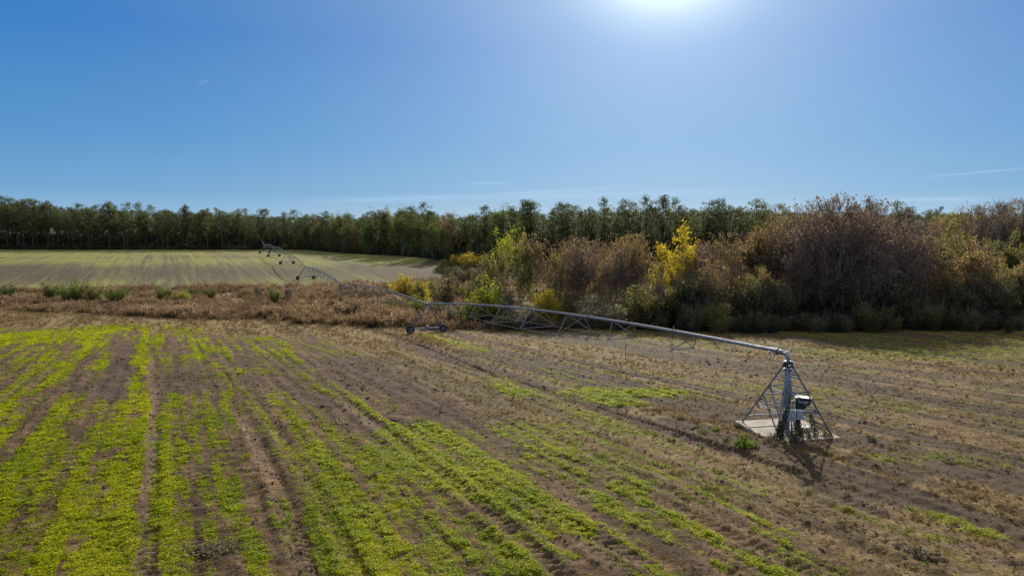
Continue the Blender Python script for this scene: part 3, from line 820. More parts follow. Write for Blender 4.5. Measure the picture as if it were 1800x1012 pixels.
    # wispy shoots sticking out
    for k in range(14):
        a = g.uniform(0, 6.28); rr = 1.5*math.sqrt(g.random()); b = np.array([math.cos(a)*rr, math.sin(a)*rr, H*.6])
        mb.tube([b, b+np.array([math.cos(a)*.3, math.sin(a)*.3, H*g.uniform(.25, .5)])], [.016, .007], 3, caps=False)
    return mesh_of(mb, 'stems', M['twig']), [('foliage', leaf_mesh('foliage', parts, ml))]

PROTO = {}
def proto(kind, var):
    key = (kind, var)
    if key not in PROTO: PROTO[key] = tree_meshes(kind, hash_seed(kind)+var*7)
    return PROTO[key]
def hash_seed(s): return sum(ord(c)*(i+3) for i, c in enumerate(s))*13

BASEH = lambda kind: 4. if kind.startswith(('shrub', 'vine')) else 10.
def plant(name, kind, var, x, y, h, wf, label, cat, group=None, rz=None, dz=0):
    tm, parts = proto(kind, var)
    s = h/BASEH(kind)
    o = empty(name, (x, y, float(gz(x, y)[0])-.08+dz), rng.uniform(0, 6.28) if rz is None else rz)
    o.scale = (s*wf, s*wf, s)
    link('trunk' if not kind.startswith(('shrub', 'vine')) else 'stems', tm, o)
    for pn, me in parts: link(pn, me, o)
    tag(o, label, cat, group)
    return o

# --- pine wood: two front rows of single trees
pts = []
xs = np.arange(-330, 340, .25)
def walk(step, off, jit):
    res = []; px, py = xs[0], wood_edge(xs[0])+off; acc = 0
    for x in xs[1:]:
        y = float(wood_edge(x))+off; acc += math.hypot(x-px, y-py); px, py = x, y
        if acc > step*rng.uniform(.8, 1.2): res.append((x+rng.normal(0, jit), y+rng.normal(0, jit))); acc = 0
    return res
rowA = walk(5.2, 3, 2.0); rowB = walk(5.0, 9.5, 2.4)
inview = lambda p: abs(p[0]) < .79*p[1]+6
rowA = [p for p in rowA if inview(p)]; rowB = [p for p in rowB if inview(p)]
print('pines', len(rowA), len(rowB))
def topz(x, y):
    """tree-top height profile of the wood, photo pixel rows by column"""
    px = 900+1200*x/y
    py = np.interp(px, [-100, 0, 100, 230, 430, 560, 600, 640, 740, 800, 860, 960, 1100, 1250, 1400, 1900], [338, 343, 352, 358, 366, 374, 376, 372, 356, 372, 358, 354, 352, 352, 358, 366])
    return at(px, py, y).z-float(gz(x, y)[0])
for k, (x, y) in enumerate(rowA+rowB):
    h = topz(x, y)*(rng.uniform(.74, 1.03)+.12*float(vn(x/17, y/17, 401)))
    left = x < -108
    if left: lab, grp = 'tall pine with a bare straight trunk in the wood behind the left field', 'pines behind the left field'
    elif x < -15: lab, grp = 'tall pine in the dark wood edge behind the middle of the far field', 'pines at the wood edge in the middle'
    else: lab, grp = 'tall dark pine standing on the skyline behind the autumn thicket', 'pines behind the thicket'
    if -110 < x < 10 and rng.random() < .33:
        rust = rng.random() < .12
        plant('broadleaf_tree', 'rustwood' if rust else 'wood', int(rng.integers(0, 3)), x, y-2, h*rng.uniform(.72, .98), .9,
              'rust-brown leafy tree among green trees in the far wood edge' if rust else 'rounded dark green broadleaf tree at the far wood edge among pines', 'tree',
              'rust-brown trees in the far wood edge' if rust else 'broadleaf trees in the far wood edge')
    else:
        plant('pine_tree', 'pine', int(rng.integers(0, 6)), x, y, h, rng.uniform(.85, 1.6), lab, 'pine tree', grp)

# back rows of the wood read as one mass
def whole_tree(kind, var):
    tm, parts = proto(kind, var); cm = parts[0][1]
    def arr(me):
        V = np.empty(len(me.vertices)*3, np.float32); me.vertices.foreach_get('co', V); V = V.reshape(-1, 3)
        F = [tuple(p.vertices) for p in me.polygons]; return V, np.array(F)
    V1, F1 = arr(tm); V2, F2 = arr(cm)
    v = np.concatenate([np.zeros(len(V1)), np.random.default_rng(var).random(len(V2))])
    return np_mesh('back_pine', np.concatenate([V1, V2]), np.concatenate([F1, F2+len(V1)]), [M['pinebark'], M['needle']], False, {'v': v}, [0]*len(F1)+[1]*len(F2))
backsrc = src_collection('back_tree_sources', [whole_tree('pine', k) for k in range(3)])
bp = []
for off in (14, 19, 25, 32, 41, 52, 66, 84):
    bp += [p for p in walk(4.4, off, 1.5) if abs(p[0]) < 1.2*p[1]+6]
bp = np.array(bp); hh = np.array([topz(x, y-4)*rng.uniform(.66, .90) for x, y in bp])/10
scatter('back_wood', np.stack([bp[:, 0], bp[:, 1], gz(bp[:, 0], bp[:, 1])], 1), np.stack([bp[:, 0]*0, bp[:, 0]*0, rng.uniform(0, 6.28, len(bp))], 1),
        np.stack([hh, hh, hh], 1), rng.random(len(bp)), backsrc, 'deep pine wood behind the front trees, reading as one dark mass', 'woodland')

# undergrowth along the foot of the wood
def mound(seed, n=260):
    g = np.random.default_rng(seed)
    d_ = g.normal(size=(n, 3)); d_ /= np.linalg.norm(d_, axis=1)[:, None]
    C = d_*(g.random(n)[:, None]**.5)*np.array([1.5, 1.5, 1.35]); C[:, 2] = np.abs(C[:, 2])
    q, f, v = quads(C, g.uniform(.15, .32, n), g)
    return np_mesh('mound', q, f, M['under'], False, {'v': v})
undersrc = src_collection('undergrowth_sources', [mound(300+k) for k in range(4)])
ux = rng.uniform(-330, 210, 6200); off = rng.random(6200)**1.3*62+1
uy = wood_edge(ux)+off
u2x = rng.uniform(-22, 130, 3400); u2f = np.interp(u2x, [-30, -18, -10, 0, 12, 30, 60, 130], [215, 190, 150, 104, 92, 86, 87, 88]); u2y = u2f+rng.random(3400)**1.4*120
ux = np.concatenate([ux, u2x]); uy = np.concatenate([uy, u2y]); ok = (np.abs(ux) < .82*uy+5); ux, uy = ux[ok], uy[ok]
s = rng.uniform(.6, 1.7, len(ux))*np.where(uy > 230, 1.2+2.4*sst(4, 26, uy-wood_edge(ux)), 1.0)
scatter('undergrowth', np.stack([ux, uy, gz(ux, uy)-.1], 1), np.stack([ux*0, ux*0, rng.uniform(0, 6.28, len(ux))], 1), np.stack([s, s, s*rng.uniform(.8, 1.35, len(ux))], 1),
        rng.random(len(ux)), undersrc, 'low dark tangled undergrowth along the foot of the woods', 'undergrowth')

# --- thicket on the right: x px, distance, top px, kind, width factor
def put(px, Y, top, kind, wf, name, label, cat, group=None, var=None):
    p = at(px, 400, Y); z = float(gz(p.x, Y)[0]); h = at(px, top, Y).z-z
    return plant(name, kind, int(rng.integers(0, 3)) if var is None else var, p.x, Y, h, wf, label, cat, group)

T_ = lambda *a, **k: put(*a, **k)
# single trees that stand out
T_(1194, 99, 396, 'leafy_gold', .66, 'yellow_tree', 'golden yellow tree with a pointed crown, brightest in the thicket', 'tree', var=0)
T_(1176, 94, 450, 'leafy_gold', .8, 'yellow_tree', 'lower orange-yellow tree just in front of the golden pointed one', 'tree', var=1)
T_(888, 128, 402, 'leafy_lime', .62, 'yellow_green_tree', 'yellow-green tree at the left end of the thicket, left of the round bare one', 'tree', var=0)
T_(915, 122, 410, 'leafy_lime', .6, 'yellow_green_tree', 'yellow-green treetop beside the left of the round bare tree', 'tree', var=1)
T_(945, 106, 410, 'bare_russet', 1.0, 'bare_tree', 'broad round brown half-bare tree right of the yellow-green pair', 'tree', var=0)
T_(915, 104, 430, 'leafy_olive', .8, 'bare_tree', 'olive leafy tree merging with the left side of the round bare tree', 'tree', var=1)
T_(1118, 112, 418, 'leafy_russet', .65, 'orange_tree', 'sparse orange-leaved tree left of the golden pointed tree', 'tree', var=0)
T_(985, 103, 446, 'leafy_olive', .8, 'olive_tree', 'low olive tree right of the broad round half-bare tree', 'tree', var=1)
T_(872, 112, 440, 'leafy_olive', .8, 'olive_tree', 'low olive tree left of the yellow-green pair', 'tree', var=2)
T_(862, 96, 478, 'shrub_lime', 1.0, 'yellow_green_shrub', 'pointed yellow-green shrub below the round bare tree', 'shrub', var=0)
T_(960, 89, 488, 'shrub_gold', .85, 'golden_shrub', 'golden olive shrub in the thicket front above the long span', 'shrub', var=1)
T_(828, 205, 437, 'shrub_gold', 1.2, 'golden_shrub', 'small bright yellow shrub at the far corner of the far field', 'shrub', var=0)
T_(802, 212, 444, 'shrub_gold', 1.2, 'golden_shrub', 'smaller orange-yellow shrub beside the bright one in the far field corner', 'shrub', var=2)
T_(555, 352, 428, 'shrub_lime', 1.1, 'yellow_green_shrub', 'lone pale yellow shrub at the foot of the far wood', 'shrub', var=1)
T_(985, 92, 520, 'shrub_green', .9, 'green_shrub', 'light green shrub low in front of the birch-like stems', 'shrub', var=0)
T_(1167, 84, 548, 'shrub_green', .9, 'green_shrub', 'small fresh green shrub at the foot of the dark mound below the golden tree', 'shrub', var=1)
# white fluffy seeded shrubs
for (px, Y, top, w, lab) in ((925, 87, 524, .9, 'shrub topped with white seed fluff, leftmost of the fluffy ones'),
                             (1040, 87, 520, 1.2, 'wide pale fluffy-topped shrub in the thicket front under the birch-like stems'),
                             (1085, 85, 531, .9, 'rounded grey shrub with white fluffy top right of the wide pale one'),
                             (905, 90, 516, .7, 'narrow shrub with a few white seed tufts left of the fluffy ones')):
    T_(px, Y, top, 'shrub_tan', w, 'fluffy_shrub', lab, 'shrub', var=int(rng.integers(0, 3)))
# birch-like thin grey stems
for k, px in enumerate((1022, 1045, 1068, 1092, 1108, 1005)):
    T_(px, 98+rng.uniform(-3, 8), 415+rng.uniform(0, 30), 'bare_russet', .5, 'bare_tree', 'slender grey-stemmed tree with sparse orange-brown leaves left of the golden tree', 'tree', 'slender stems left of the golden tree')
# the big purple-brown bare trees
for k, (px, Y, top) in enumerate(((1400, 98, 350), (1432, 94, 338), (1462, 97, 333), (1490, 92, 332), (1520, 96, 336), (1548, 93, 347), (1580, 97, 358), (1612, 94, 378), (1375, 102, 372), (1640, 99, 392),
                                  (1445, 108, 345), (1505, 110, 344), (1475, 90, 372), (1535, 89, 385), (1418, 90, 392), (1590, 90, 398))):
    T_(px, Y, top+13, 'bare_plum', .80, 'bare_tree', 'tall purple-brown leafless tree in the high dome of the right thicket', 'tree', 'tall bare trees of the right thicket')
# middle storey
mid = []
for px in range(1240, 1400, 22): mid.append((px, 425-(px-1240)*.28+rng.uniform(-12, 12), 'leafy_russet' if rng.random() < .3 else ('bare_russet' if rng.random() < .6 else 'bare_plum')))
for px in range(985, 1150, 24): mid.append((px, 424+rng.uniform(-14, 16), 'bare_plum' if rng.random() < .6 else 'bare_russet'))
for px in range(1215, 1260, 20): mid.append((px, 428+rng.uniform(-8, 12), 'bare_plum'))
for px in range(1640, 1840, 22): mid.append((px, 422+rng.uniform(-18, 22), ('leafy_olive', 'leafy_russet', 'bare_plum', 'leafy_olive')[int(rng.integers(0, 4))]))
for (px, top, kd) in mid:
    dsc = {'leafy_russet': ('orange-brown leafy tree in the middle of the thicket', 'orange-brown trees in the thicket'),
           'bare_russet': ('twiggy tree with scattered rust leaves inside the thicket', 'rust-leaved twiggy trees in the thicket'),
           'bare_plum': ('low purple-brown leafless tree inside the thicket', 'lower bare trees in the thicket'),
           'leafy_olive': ('olive green leafy tree in the right end of the thicket', 'olive trees at the right end')}[kd]
    T_(px, rng.uniform(96, 118), top, kd, rng.uniform(.75, 1.0), 'thicket_tree', dsc[0], 'tree', dsc[1])
# second storey in front: lower leafy trees over the dark base
for px in range(1246, 1830, 22):
    kd = ('leafy_olive', 'leafy_russet', 'bare_russet', 'bare_russet')[int(rng.integers(0, 4))]
    dsc = {'leafy_russet': ('low orange-brown leafy tree halfway up the front of the thicket', 'low orange-brown trees in the thicket front'),
           'bare_russet': ('low twiggy tree with rust leaves halfway up the front of the thicket', 'low twiggy trees in the thicket front'),
           'leafy_olive': ('low olive leafy tree halfway up the front of the thicket', 'low olive trees in the thicket front')}[kd]
    T_(px+rng.uniform(-6, 6), rng.uniform(87, 94), 450+rng.uniform(-28, 38)+(32 if 1370 < px < 1650 else 0), kd, rng.uniform(.9, 1.25), 'thicket_tree', dsc[0], 'tree', dsc[1])
# a few more beyond the right edge of the view, so the thicket does not stop dead
for k in range(16):
    T_(1850+k*26, rng.uniform(88, 112), 425+rng.uniform(-40, 40), ('leafy_olive', 'bare_plum', 'bare_russet', 'leafy_russet')[k % 4], .95, 'thicket_tree', 'tree of the thicket continuing past the right edge of the view', 'tree', 'thicket trees past the right edge')
# far right background trees
for (px, Y, top, kd) in ((1700, 150, 378, 'bare_russet'), (1725, 160, 358, 'bare'), (1745, 150, 352, 'bare'), (1765, 155, 358, 'bare_russet'), (1790, 150, 352, 'bare'), (1815, 150, 348, 'bare_russet'),
                         (1680, 170, 372, 'leafy_olive'), (1655, 165, 378, 'leafy_russet'), (1630, 160, 380, 'bare'), (1840, 145, 352, 'bare_russet')):
    T_(px, Y, top, kd, .8, 'background_tree', 'half-bare tree on the skyline behind the right end of the thicket', 'tree', 'skyline trees behind the right end')
# shrubs along the front
def shrub_row(x0, x1, step, y0, y1, Y0, Y1, kinds, wf, name, labels, group_sfx):
    px = x0
    while px < x1:
        kd = kinds[int(rng.integers(0, len(kinds)))]
        T_(px+rng.uniform(-5, 5), rng.uniform(Y0, Y1), rng.uniform(y0, y1), kd, wf*rng.uniform(.8, 1.15), name, labels[kd], 'shrub', kd.split('_')[1]+' '+group_sfx)
        px += step*rng.uniform(.75, 1.25)
LB = {'shrub_dark': 'dark evergreen shrub at the front foot of the right thicket', 'shrub_bramble': 'brownish tangled bramble shrub at the front foot of the right thicket',
      'shrub_olive': 'olive green shrub at the front foot of the right thicket', 'shrub_tan': 'dull shrub with pale seed fluff at the front foot of the right thicket', 'vine_mound': 'dark vine-covered mound at the front foot of the right thicket'}
shrub_row(1200, 1830, 22, 520, 555, 81.5, 84.5, ['shrub_dark', 'shrub_bramble', 'shrub_bramble', 'shrub_dark', 'shrub_olive', 'shrub_dark'], 1.05, 'shrub', LB, 'shrubs at the foot of the right thicket')
LB = {k: v.replace('at the front foot of', 'in the second rank of') for k, v in LB.items()}
shrub_row(1120, 1830, 20, 468, 522, 86, 92, ['shrub_dark', 'shrub_bramble', 'shrub_olive', 'vine_mound', 'shrub_bramble'], 1.0, 'shrub', LB, 'shrubs in the second rank of the right thicket')
# the dark conical mound under the golden tree
T_(1215, 86, 470, 'vine_mound', .75, 'vine_mound', 'tall dark vine-covered mound standing below the golden tree', 'shrub', var=0)
T_(1160, 86, 505, 'vine_mound', .8, 'vine_mound', 'lower dark vine mound left of the tall one under the golden tree', 'shrub', var=1)
LB = {'shrub_olive': 'olive shrub in the left part of the thicket behind the long span', 'shrub_lime': 'yellow-green shrub in the left part of the thicket behind the long span',
      'shrub_bramble': 'brown twiggy shrub in the left part of the thicket behind the long span', 'shrub_gold': 'golden shrub in the left part of the thicket behind the long span', 'shrub_green': 'green shrub in the left part of the thicket behind the long span'}
shrub_row(775, 1130, 19, 505, 535, 91, 99, ['shrub_olive', 'shrub_bramble', 'shrub_olive', 'shrub_green', 'shrub_lime'], .9, 'shrub', LB, 'shrubs behind the long span')
shrub_row(860, 1130, 17, 545, 562, 84.5, 87, ['shrub_bramble', 'shrub_bramble', 'shrub_olive'], .9, 'shrub', {k: v.replace('in the left part of', 'low at the front of') for k, v in LB.items()}, 'low shrubs in front behind the long span')
LB = {k: v.replace('in the left part of the thicket behind the long span', 'on the slope left of the thicket behind the tower') for k, v in LB.items()}
shrub_row(705, 860, 17, 472, 500, 112, 140, ['shrub_olive', 'shrub_bramble', 'shrub_gold', 'shrub_lime'], .85, 'shrub', LB, 'shrubs on the slope behind the tower')
LB = {k: v.replace('on the slope left of the thicket behind the tower', 'between the far field corner and the thicket') for k, v in LB.items()}
shrub_row(800, 880, 15, 452, 470, 150, 185, ['shrub_olive', 'shrub_bramble'], .85, 'shrub', LB, 'shrubs near the far field corner')
T_(850, 125, 452, 'bare', .6, 'bare_tree', 'thin leafless tree left of the yellow-green trees', 'tree', var=2)
T_(838, 112, 470, 'bare', .5, 'bare_tree', 'small dark leafless tree behind the first tower', 'tree', var=1)
T_(795, 130, 478, 'bare_russet', .6, 'bare_tree', 'low twiggy brown tree on the slope behind the tower', 'tree', var=0)

# --- bushes in the dry band (left)
for (px, Y, top, kd, w, lab) in (
   (80, 132, 489, 'shrub_green', 1.0, 'dark green bush leftmost of the row in the dry weeds'), (122, 128, 487, 'shrub_green', 1.35, 'largest dark green bush in the dry weeds at the left'),
   (160, 130, 492, 'shrub_olive', 1.1, 'olive bush right of the largest one in the dry weeds'), (203, 126, 499, 'shrub_green', 1.4, 'wide green bush right of the olive one in the dry weeds'),
   (283, 135, 499, 'shrub_green', 1.5, 'green bush halfway along the dry weeds, left of the pale green one'), (318, 130, 508, 'shrub_lime', 1.3, 'low yellow-green bush in the middle of the dry weeds'),
   (365, 138, 500, 'shrub_olive', 1.4, 'pale green bush in the dry weeds left of the dead stalks'), (335, 142, 502, 'shrub_green', 1.4, 'small dark bush behind the yellow-green one in the dry weeds'),
   (5, 135, 495, 'shrub_green', 1.2, 'dark bush in the dry weeds cut by the left edge of the view'), (450, 120, 497, 'bare', .55, 'cluster of thin reddish dead stalks in the dry weeds below the far machine wheels'),
   (477, 122, 498, 'shrub_green', .7, 'narrow dark green bush right of the dead stalks in the weeds'), (505, 120, 500, 'bare', .6, 'thin bare brown sapling in the dry weeds left of the second machine tower'),
   (640, 112, 540, 'shrub_lime', 1.1, 'yellow-green bush in the weeds under the second span'), (690, 108, 524, 'shrub_green', 1.1, 'dark green bush in the weeds under the second span near the tower'),
   (668, 120, 520, 'shrub_green', 1.0, 'green bush behind the two under the second span'), (735, 104, 512, 'shrub_lime', 1.0, 'bright yellow-green bush right behind the first tower joint'),
   (545, 118, 508, 'bare_russet', .7, 'brown twiggy sapling in the dry weeds right of the thin bare one'), (590, 122, 508, 'shrub_bramble', 1.1, 'brown scrubby bush under the second machine joint'),
   (718, 135, 485, 'shrub_gold', .7, 'orange-yellow bush standing at the right end of the far field stubble')):
    T_(px, Y, top, kd, w, 'sapling' if kd.startswith('bare') else 'bush', lab, 'sapling' if kd.startswith('bare') else 'bush')

# --- weeds in the near field
def weed_meshes(seed, mat, n=150, h=.55, r=.35, leaf=(.07, .14)):
    g = np.random.default_rng(seed); mb = MB(); C = []
    for k in range(9):
        a = g.uniform(0, 6.28); rr = r*math.sqrt(g.random()); hh = h*g.uniform(.5, 1)*(1-.4*rr/r)
        e = np.array([math.cos(a)*rr, math.sin(a)*rr, hh]); b = e*np.array([.3, .3, 0])
        mb.tube([b, (b+e)/2+g.normal(0, .02, 3), e], [.008, .006, .004], 4, caps=False)
        for j in range(n//9): C.append(b+(e-b)*g.uniform(.1, 1.05)+g.normal(0, .06, 3))
    C = np.array(C); C[:, 2] = np.abs(C[:, 2])
    q, f, v = quads(C, g.uniform(*leaf, len(C)), g)
    return mesh_of(mb, 'weed_stems', M['deadstem']), leaf_mesh('weed_leaves', [(q, f, v, 0)], [mat])
def weed(px, py, s, mat, label, name='weed', cat='weed', group=None, wz=1, seed=1, n=150):
    x, y = ground_px(px, py); key = ('weed', mat, seed)
    if key not in PROTO: PROTO[key] = weed_meshes(seed, M[mat], n)
    a, b = PROTO[key]; o = empty(name, (x, y, float(gz_d(np.array([x]), np.array([y]))[0])-.02), rng.uniform(0, 6.28)); o.scale = (s, s, s*wz)
    link('stems', a, o); link('foliage', b, o); tag(o, label, cat, group); return o
weed(1308, 792, 1.25, 'green', 'largest fresh green weed clump in front of the concrete pad', seed=1, n=260)
weed(1322, 786, .8, 'green', 'small green weed touching the right side of the largest clump', seed=2)
weed(1235, 762, .75, 'green', 'small yellow-green weed left of the pad, farther from it', seed=2)
weed(1257, 757, .6, 'green', 'small green weed left of the pad, nearer to it', seed=3)
weed(1275, 778, .6, 'bushgreen', 'dull green weed between the largest clump and the pipe shadow', seed=3)
weed(1232, 792, .55, 'bushgreen', 'low dull green weed on the shadow line left of the pad', seed=1)
weed(1358, 776, .9, 'bramble', 'dark dead weed clump at the front corner of the pad', seed=4)
weed(1425, 772, 1.1, 'bramble', 'dark dead weed clump under the right front of the pivot', seed=5)
weed(1448, 770, 1.0, 'bramble', 'brown dead weed around the right foot of the pivot', seed=4)
weed(1400, 778, 1.0, 'bramble', 'dark dead weed directly in front of the control boxes', seed=5)
weed(1440, 760, .9, 'bramble', 'dead brown weed growing over the right side of the pad', seed=4)
weed(1412, 765, .8, 'bramble', 'dead brown weed between the white box and the right foot of the pivot', seed=5)
weed(1330, 768, .7, 'bramble', 'sparse dead weed on the left front edge of the pad', seed=5)
weed(1295, 752, .7, 'bramble', 'brown dead weed at the left foot of the pivot', seed=4)
for px, py, s, lab in ((1478, 928, .75, 'round dark dead clump right of the pale wheel track'), (1505, 936, .6, 'smaller dark dead clump beside the round one by the pale track'),
                       (1605, 975, 1.1, 'large dark dead clump near the lower right corner of the field'), (1630, 986, .8, 'dark dead clump touching the large one near the lower right corner'),
                       (655, 838, .8, 'dark dead clump in the green strip left of the wide bright patch'), (1492, 873, .6, 'dark dead tuft in the brown grass below the pivot'),
                       (1530, 776, .9, 'brown dead tuft right of the pivot'), (1570, 790, .7, 'low brown tuft farther right of the pivot'), (1665, 815, .8, 'reddish brown tuft in the dry grass at the right'),
                       (1455, 800, .8, 'brown tuft just right of the pivot shadow'), (1410, 700, .0, '')):
    if s: weed(px, py, s, 'bramble', lab, 'dead_weed', 'dead weed', wz=.7, seed=4+(px % 2))
for px, py, w in ((365, 970, 1.0), (335, 664, 1.6), (795, 640, 1.0)):
    pass
# flat dark heaps of rotten straw
def heap(px, py, lx, ly, lab):
    x, y = ground_px(px, py); g = np.random.default_rng(px); n = 700
    C = g.normal(0, 1, (n, 3))*np.array([lx/2.2, ly/2.2, .05]); C[:, 2] = np.abs(C[:, 2])
    q, f, v = quads(C, g.uniform(.08, .2, n), g, .5, .35)
    me = leaf_mesh('straw_heap', [(q, f, v, 0)], [M['bramble']])
    o = link('straw_heap', me, None, (x, y, float(gz(x, y)[0])+.01)); tag(o, lab, 'straw heap')
heap(368, 970, 1.2, .5, 'flat dark heap of dead straw near the lower left bottom edge')
heap(335, 664, 3.6, .9, 'long dark smear of dead straw across the strips at the upper left')
heap(560, 744, 1.6, .6, 'dark streak of dead straw left of the wide bright patch')

# ------------------------------------------------------------------ the irrigation machine
YT = [32.0, 81.5, 134, 179, 224, 264, 306]
JX = [(1378, 619), (750, 534), (601, 500), (537, 469), (504, 445.5), (481, 434.3), (464.5, 430)]
J = [np.array(at(x, y, Y)) for (x, y), Y in zip(JX, YT)]
for k in range(1, 7):     # keep the joints 3.6 m above their own ground
    g_ = float(gz(J[k][0], J[k][1])[0]); print('tower', k, J[k].round(2), 'ground', round(g_, 2), 'h', round(J[k][2]-g_, 2))
PX, PY = float(at(1381, 757, 32).x), 32.0
PZ = float(gz(PX, PY)[0])
root = empty('irrigation_machine', (PX, PY, PZ))
tag(root, 'long galvanised centre-pivot irrigation machine on wheeled towers stretching across both fields', 'irrigation machine')
O = np.array([PX, PY, PZ])
def sub(name, parent, loc=(0, 0, 0)): return empty(name, loc, 0, parent)

J[0] = np.array([PX-.25, PY+.18, at(1372, 620, 32).z])
RP = .076
def span(k):
    a, b = J[k]-O, J[k+1]-O
    e = sub('span', root, tuple(a))
    L_ = np.linalg.norm(b-a); n = 40; t = np.linspace(0, 1, n+1)
    camber = .72
    def pt(t): return (b-a)*t+np.array([0, 0, 1])*camber*4*t*(1-t)
    P_ = np.array([pt(q) for q in t])
    MB().tube(P_, RP, 12).build('pipe', M['galv'], e, True)
    # couplers (flanges) and the cable riding on the pipe
    for q in np.linspace(0, 1, 9)[1:-1]:
        d = pt(q+.002)-pt(q-.002); MB().ring(pt(q), d, [(-.03, RP*.98), (-.03, RP+.035), (.03, RP+.035), (.03, RP*.98)], 12).build('flange', M['galv_dull'], e)
    cb = P_+np.array([0, 0, RP+.012]); cb[:, 0] += .02
    MB().tube(cb, .014, 5).build('cable', M['cable'], e)
    dh = (b-a)[:2]/np.linalg.norm((b-a)[:2]); nrm = np.array([dh[1], -dh[0], 0.])   # to the right/far side
    stt = (.133, .244, .356, .467, .578, .69, .80)
    wid_ = (.83, 1.17, 1.5, 1.6, 1.5, 1.17, .83); dep_ = (.95, 1.08, 1.36, 1.42, 1.36, 1.1, .95); nodes = []
    for i, q in enumerate(stt):
        c = pt(q); dep = dep_[i]; w = wid_[i]
        for sd in (-1, 1): nodes.append((q, c+nrm*sd*w+np.array([0, 0, -dep]), sd))
    for i in range(0, len(nodes), 2):
        s_ = MB(); q = nodes[i][0]
        for j in (0, 1):
            nd_ = nodes[i+j][1]
            for dq in (-.022, .022): s_.angle(nd_, pt(q+dq)-np.array([0, 0, RP*.6]), .05)
        s_.angle(nodes[i][1], nodes[i+1][1], .05)
        for j in (0, 1): s_.box(nodes[i+j][1], (.12, .12, .05))
        s_.build('truss_brace', M['rod'], e)
    for sd in (0, 1):
        pts_ = [nodes[i+sd][1] for i in range(0, len(nodes), 2)]
        pts_ = pts_+[pt(.985)-np.array([0, 0, RP])]
        if k > 0: pts_ = [pt(.015)-np.array([0, 0, RP])]+pts_
        r_ = MB()
        for i in range(len(pts_)-1): r_.tube([pts_[i], pts_[i+1]], .012, 6)
        r_.build('truss_rod', M['rod'], e)
    # drop hoses with goosenecks
    if k < 3:
        q = 7.9
        sp_ = []
        while q < 51: sp_.append(q/54.3); q += 4.7
        for q in sp_:
            c = pt(q); lat = -nrm*(RP+.12)
            goose = [c+np.array([0, 0, RP]), c+np.array([0, 0, RP+.13]), c+lat*.3+np.array([0, 0, RP+.22]), c+lat*.8+np.array([0, 0, RP+.2]), c+lat+np.array([0, 0, RP+.05]), c+lat+np.array([0, 0, -.15])]
            h_ = MB().tube(goose, .02, 6); h_.tube([c+lat+np.array([0, 0, -.15]), c+lat+np.array([0, 0, -2.25])], .013, 6)
            h_.ring(c+lat+np.array([0, 0, -2.3]), (0, 0, 1), [(-.07, .01), (-.05, .05), (.03, .03), (.06, .012)], 8)
            h_.build('drop_hose', M['hose'], e)
    if k == 0:
        cc = np.array([pt(q) for q in (.872, .88, .888, .896)])
        MB().tube(cc, RP+.004, 12).build('blue_band', M['blueband'], e, True)
    return e
for k in range(6): span(k)
# overhang with end gun past the last tower
dv = J[6]-J[5]; dv /= np.linalg.norm(dv)
e = sub('overhang', root, tuple(J[6]-O))
end = dv*14+np.array([0, 0, 1.4])
MB().tube([np.zeros(3), dv*7+np.array([0, 0, .8]), end], .06, 8).build('pipe', M['galv'], e, True)
MB().tube([end, end+np.array([0, 0, .7]), end+dv*.8+np.array([0, 0, 1.1])], .05, 6).build('end_gun', M['galv_dull'], e)
MB().tube([np.array([0, 0, 1.6]), dv*8+np.array([0, 0, .9])], .02, 5).tube([np.zeros(3), np.array([0, 0, 1.6])], .03, 5).build('stay_cable', M['galv'], e)

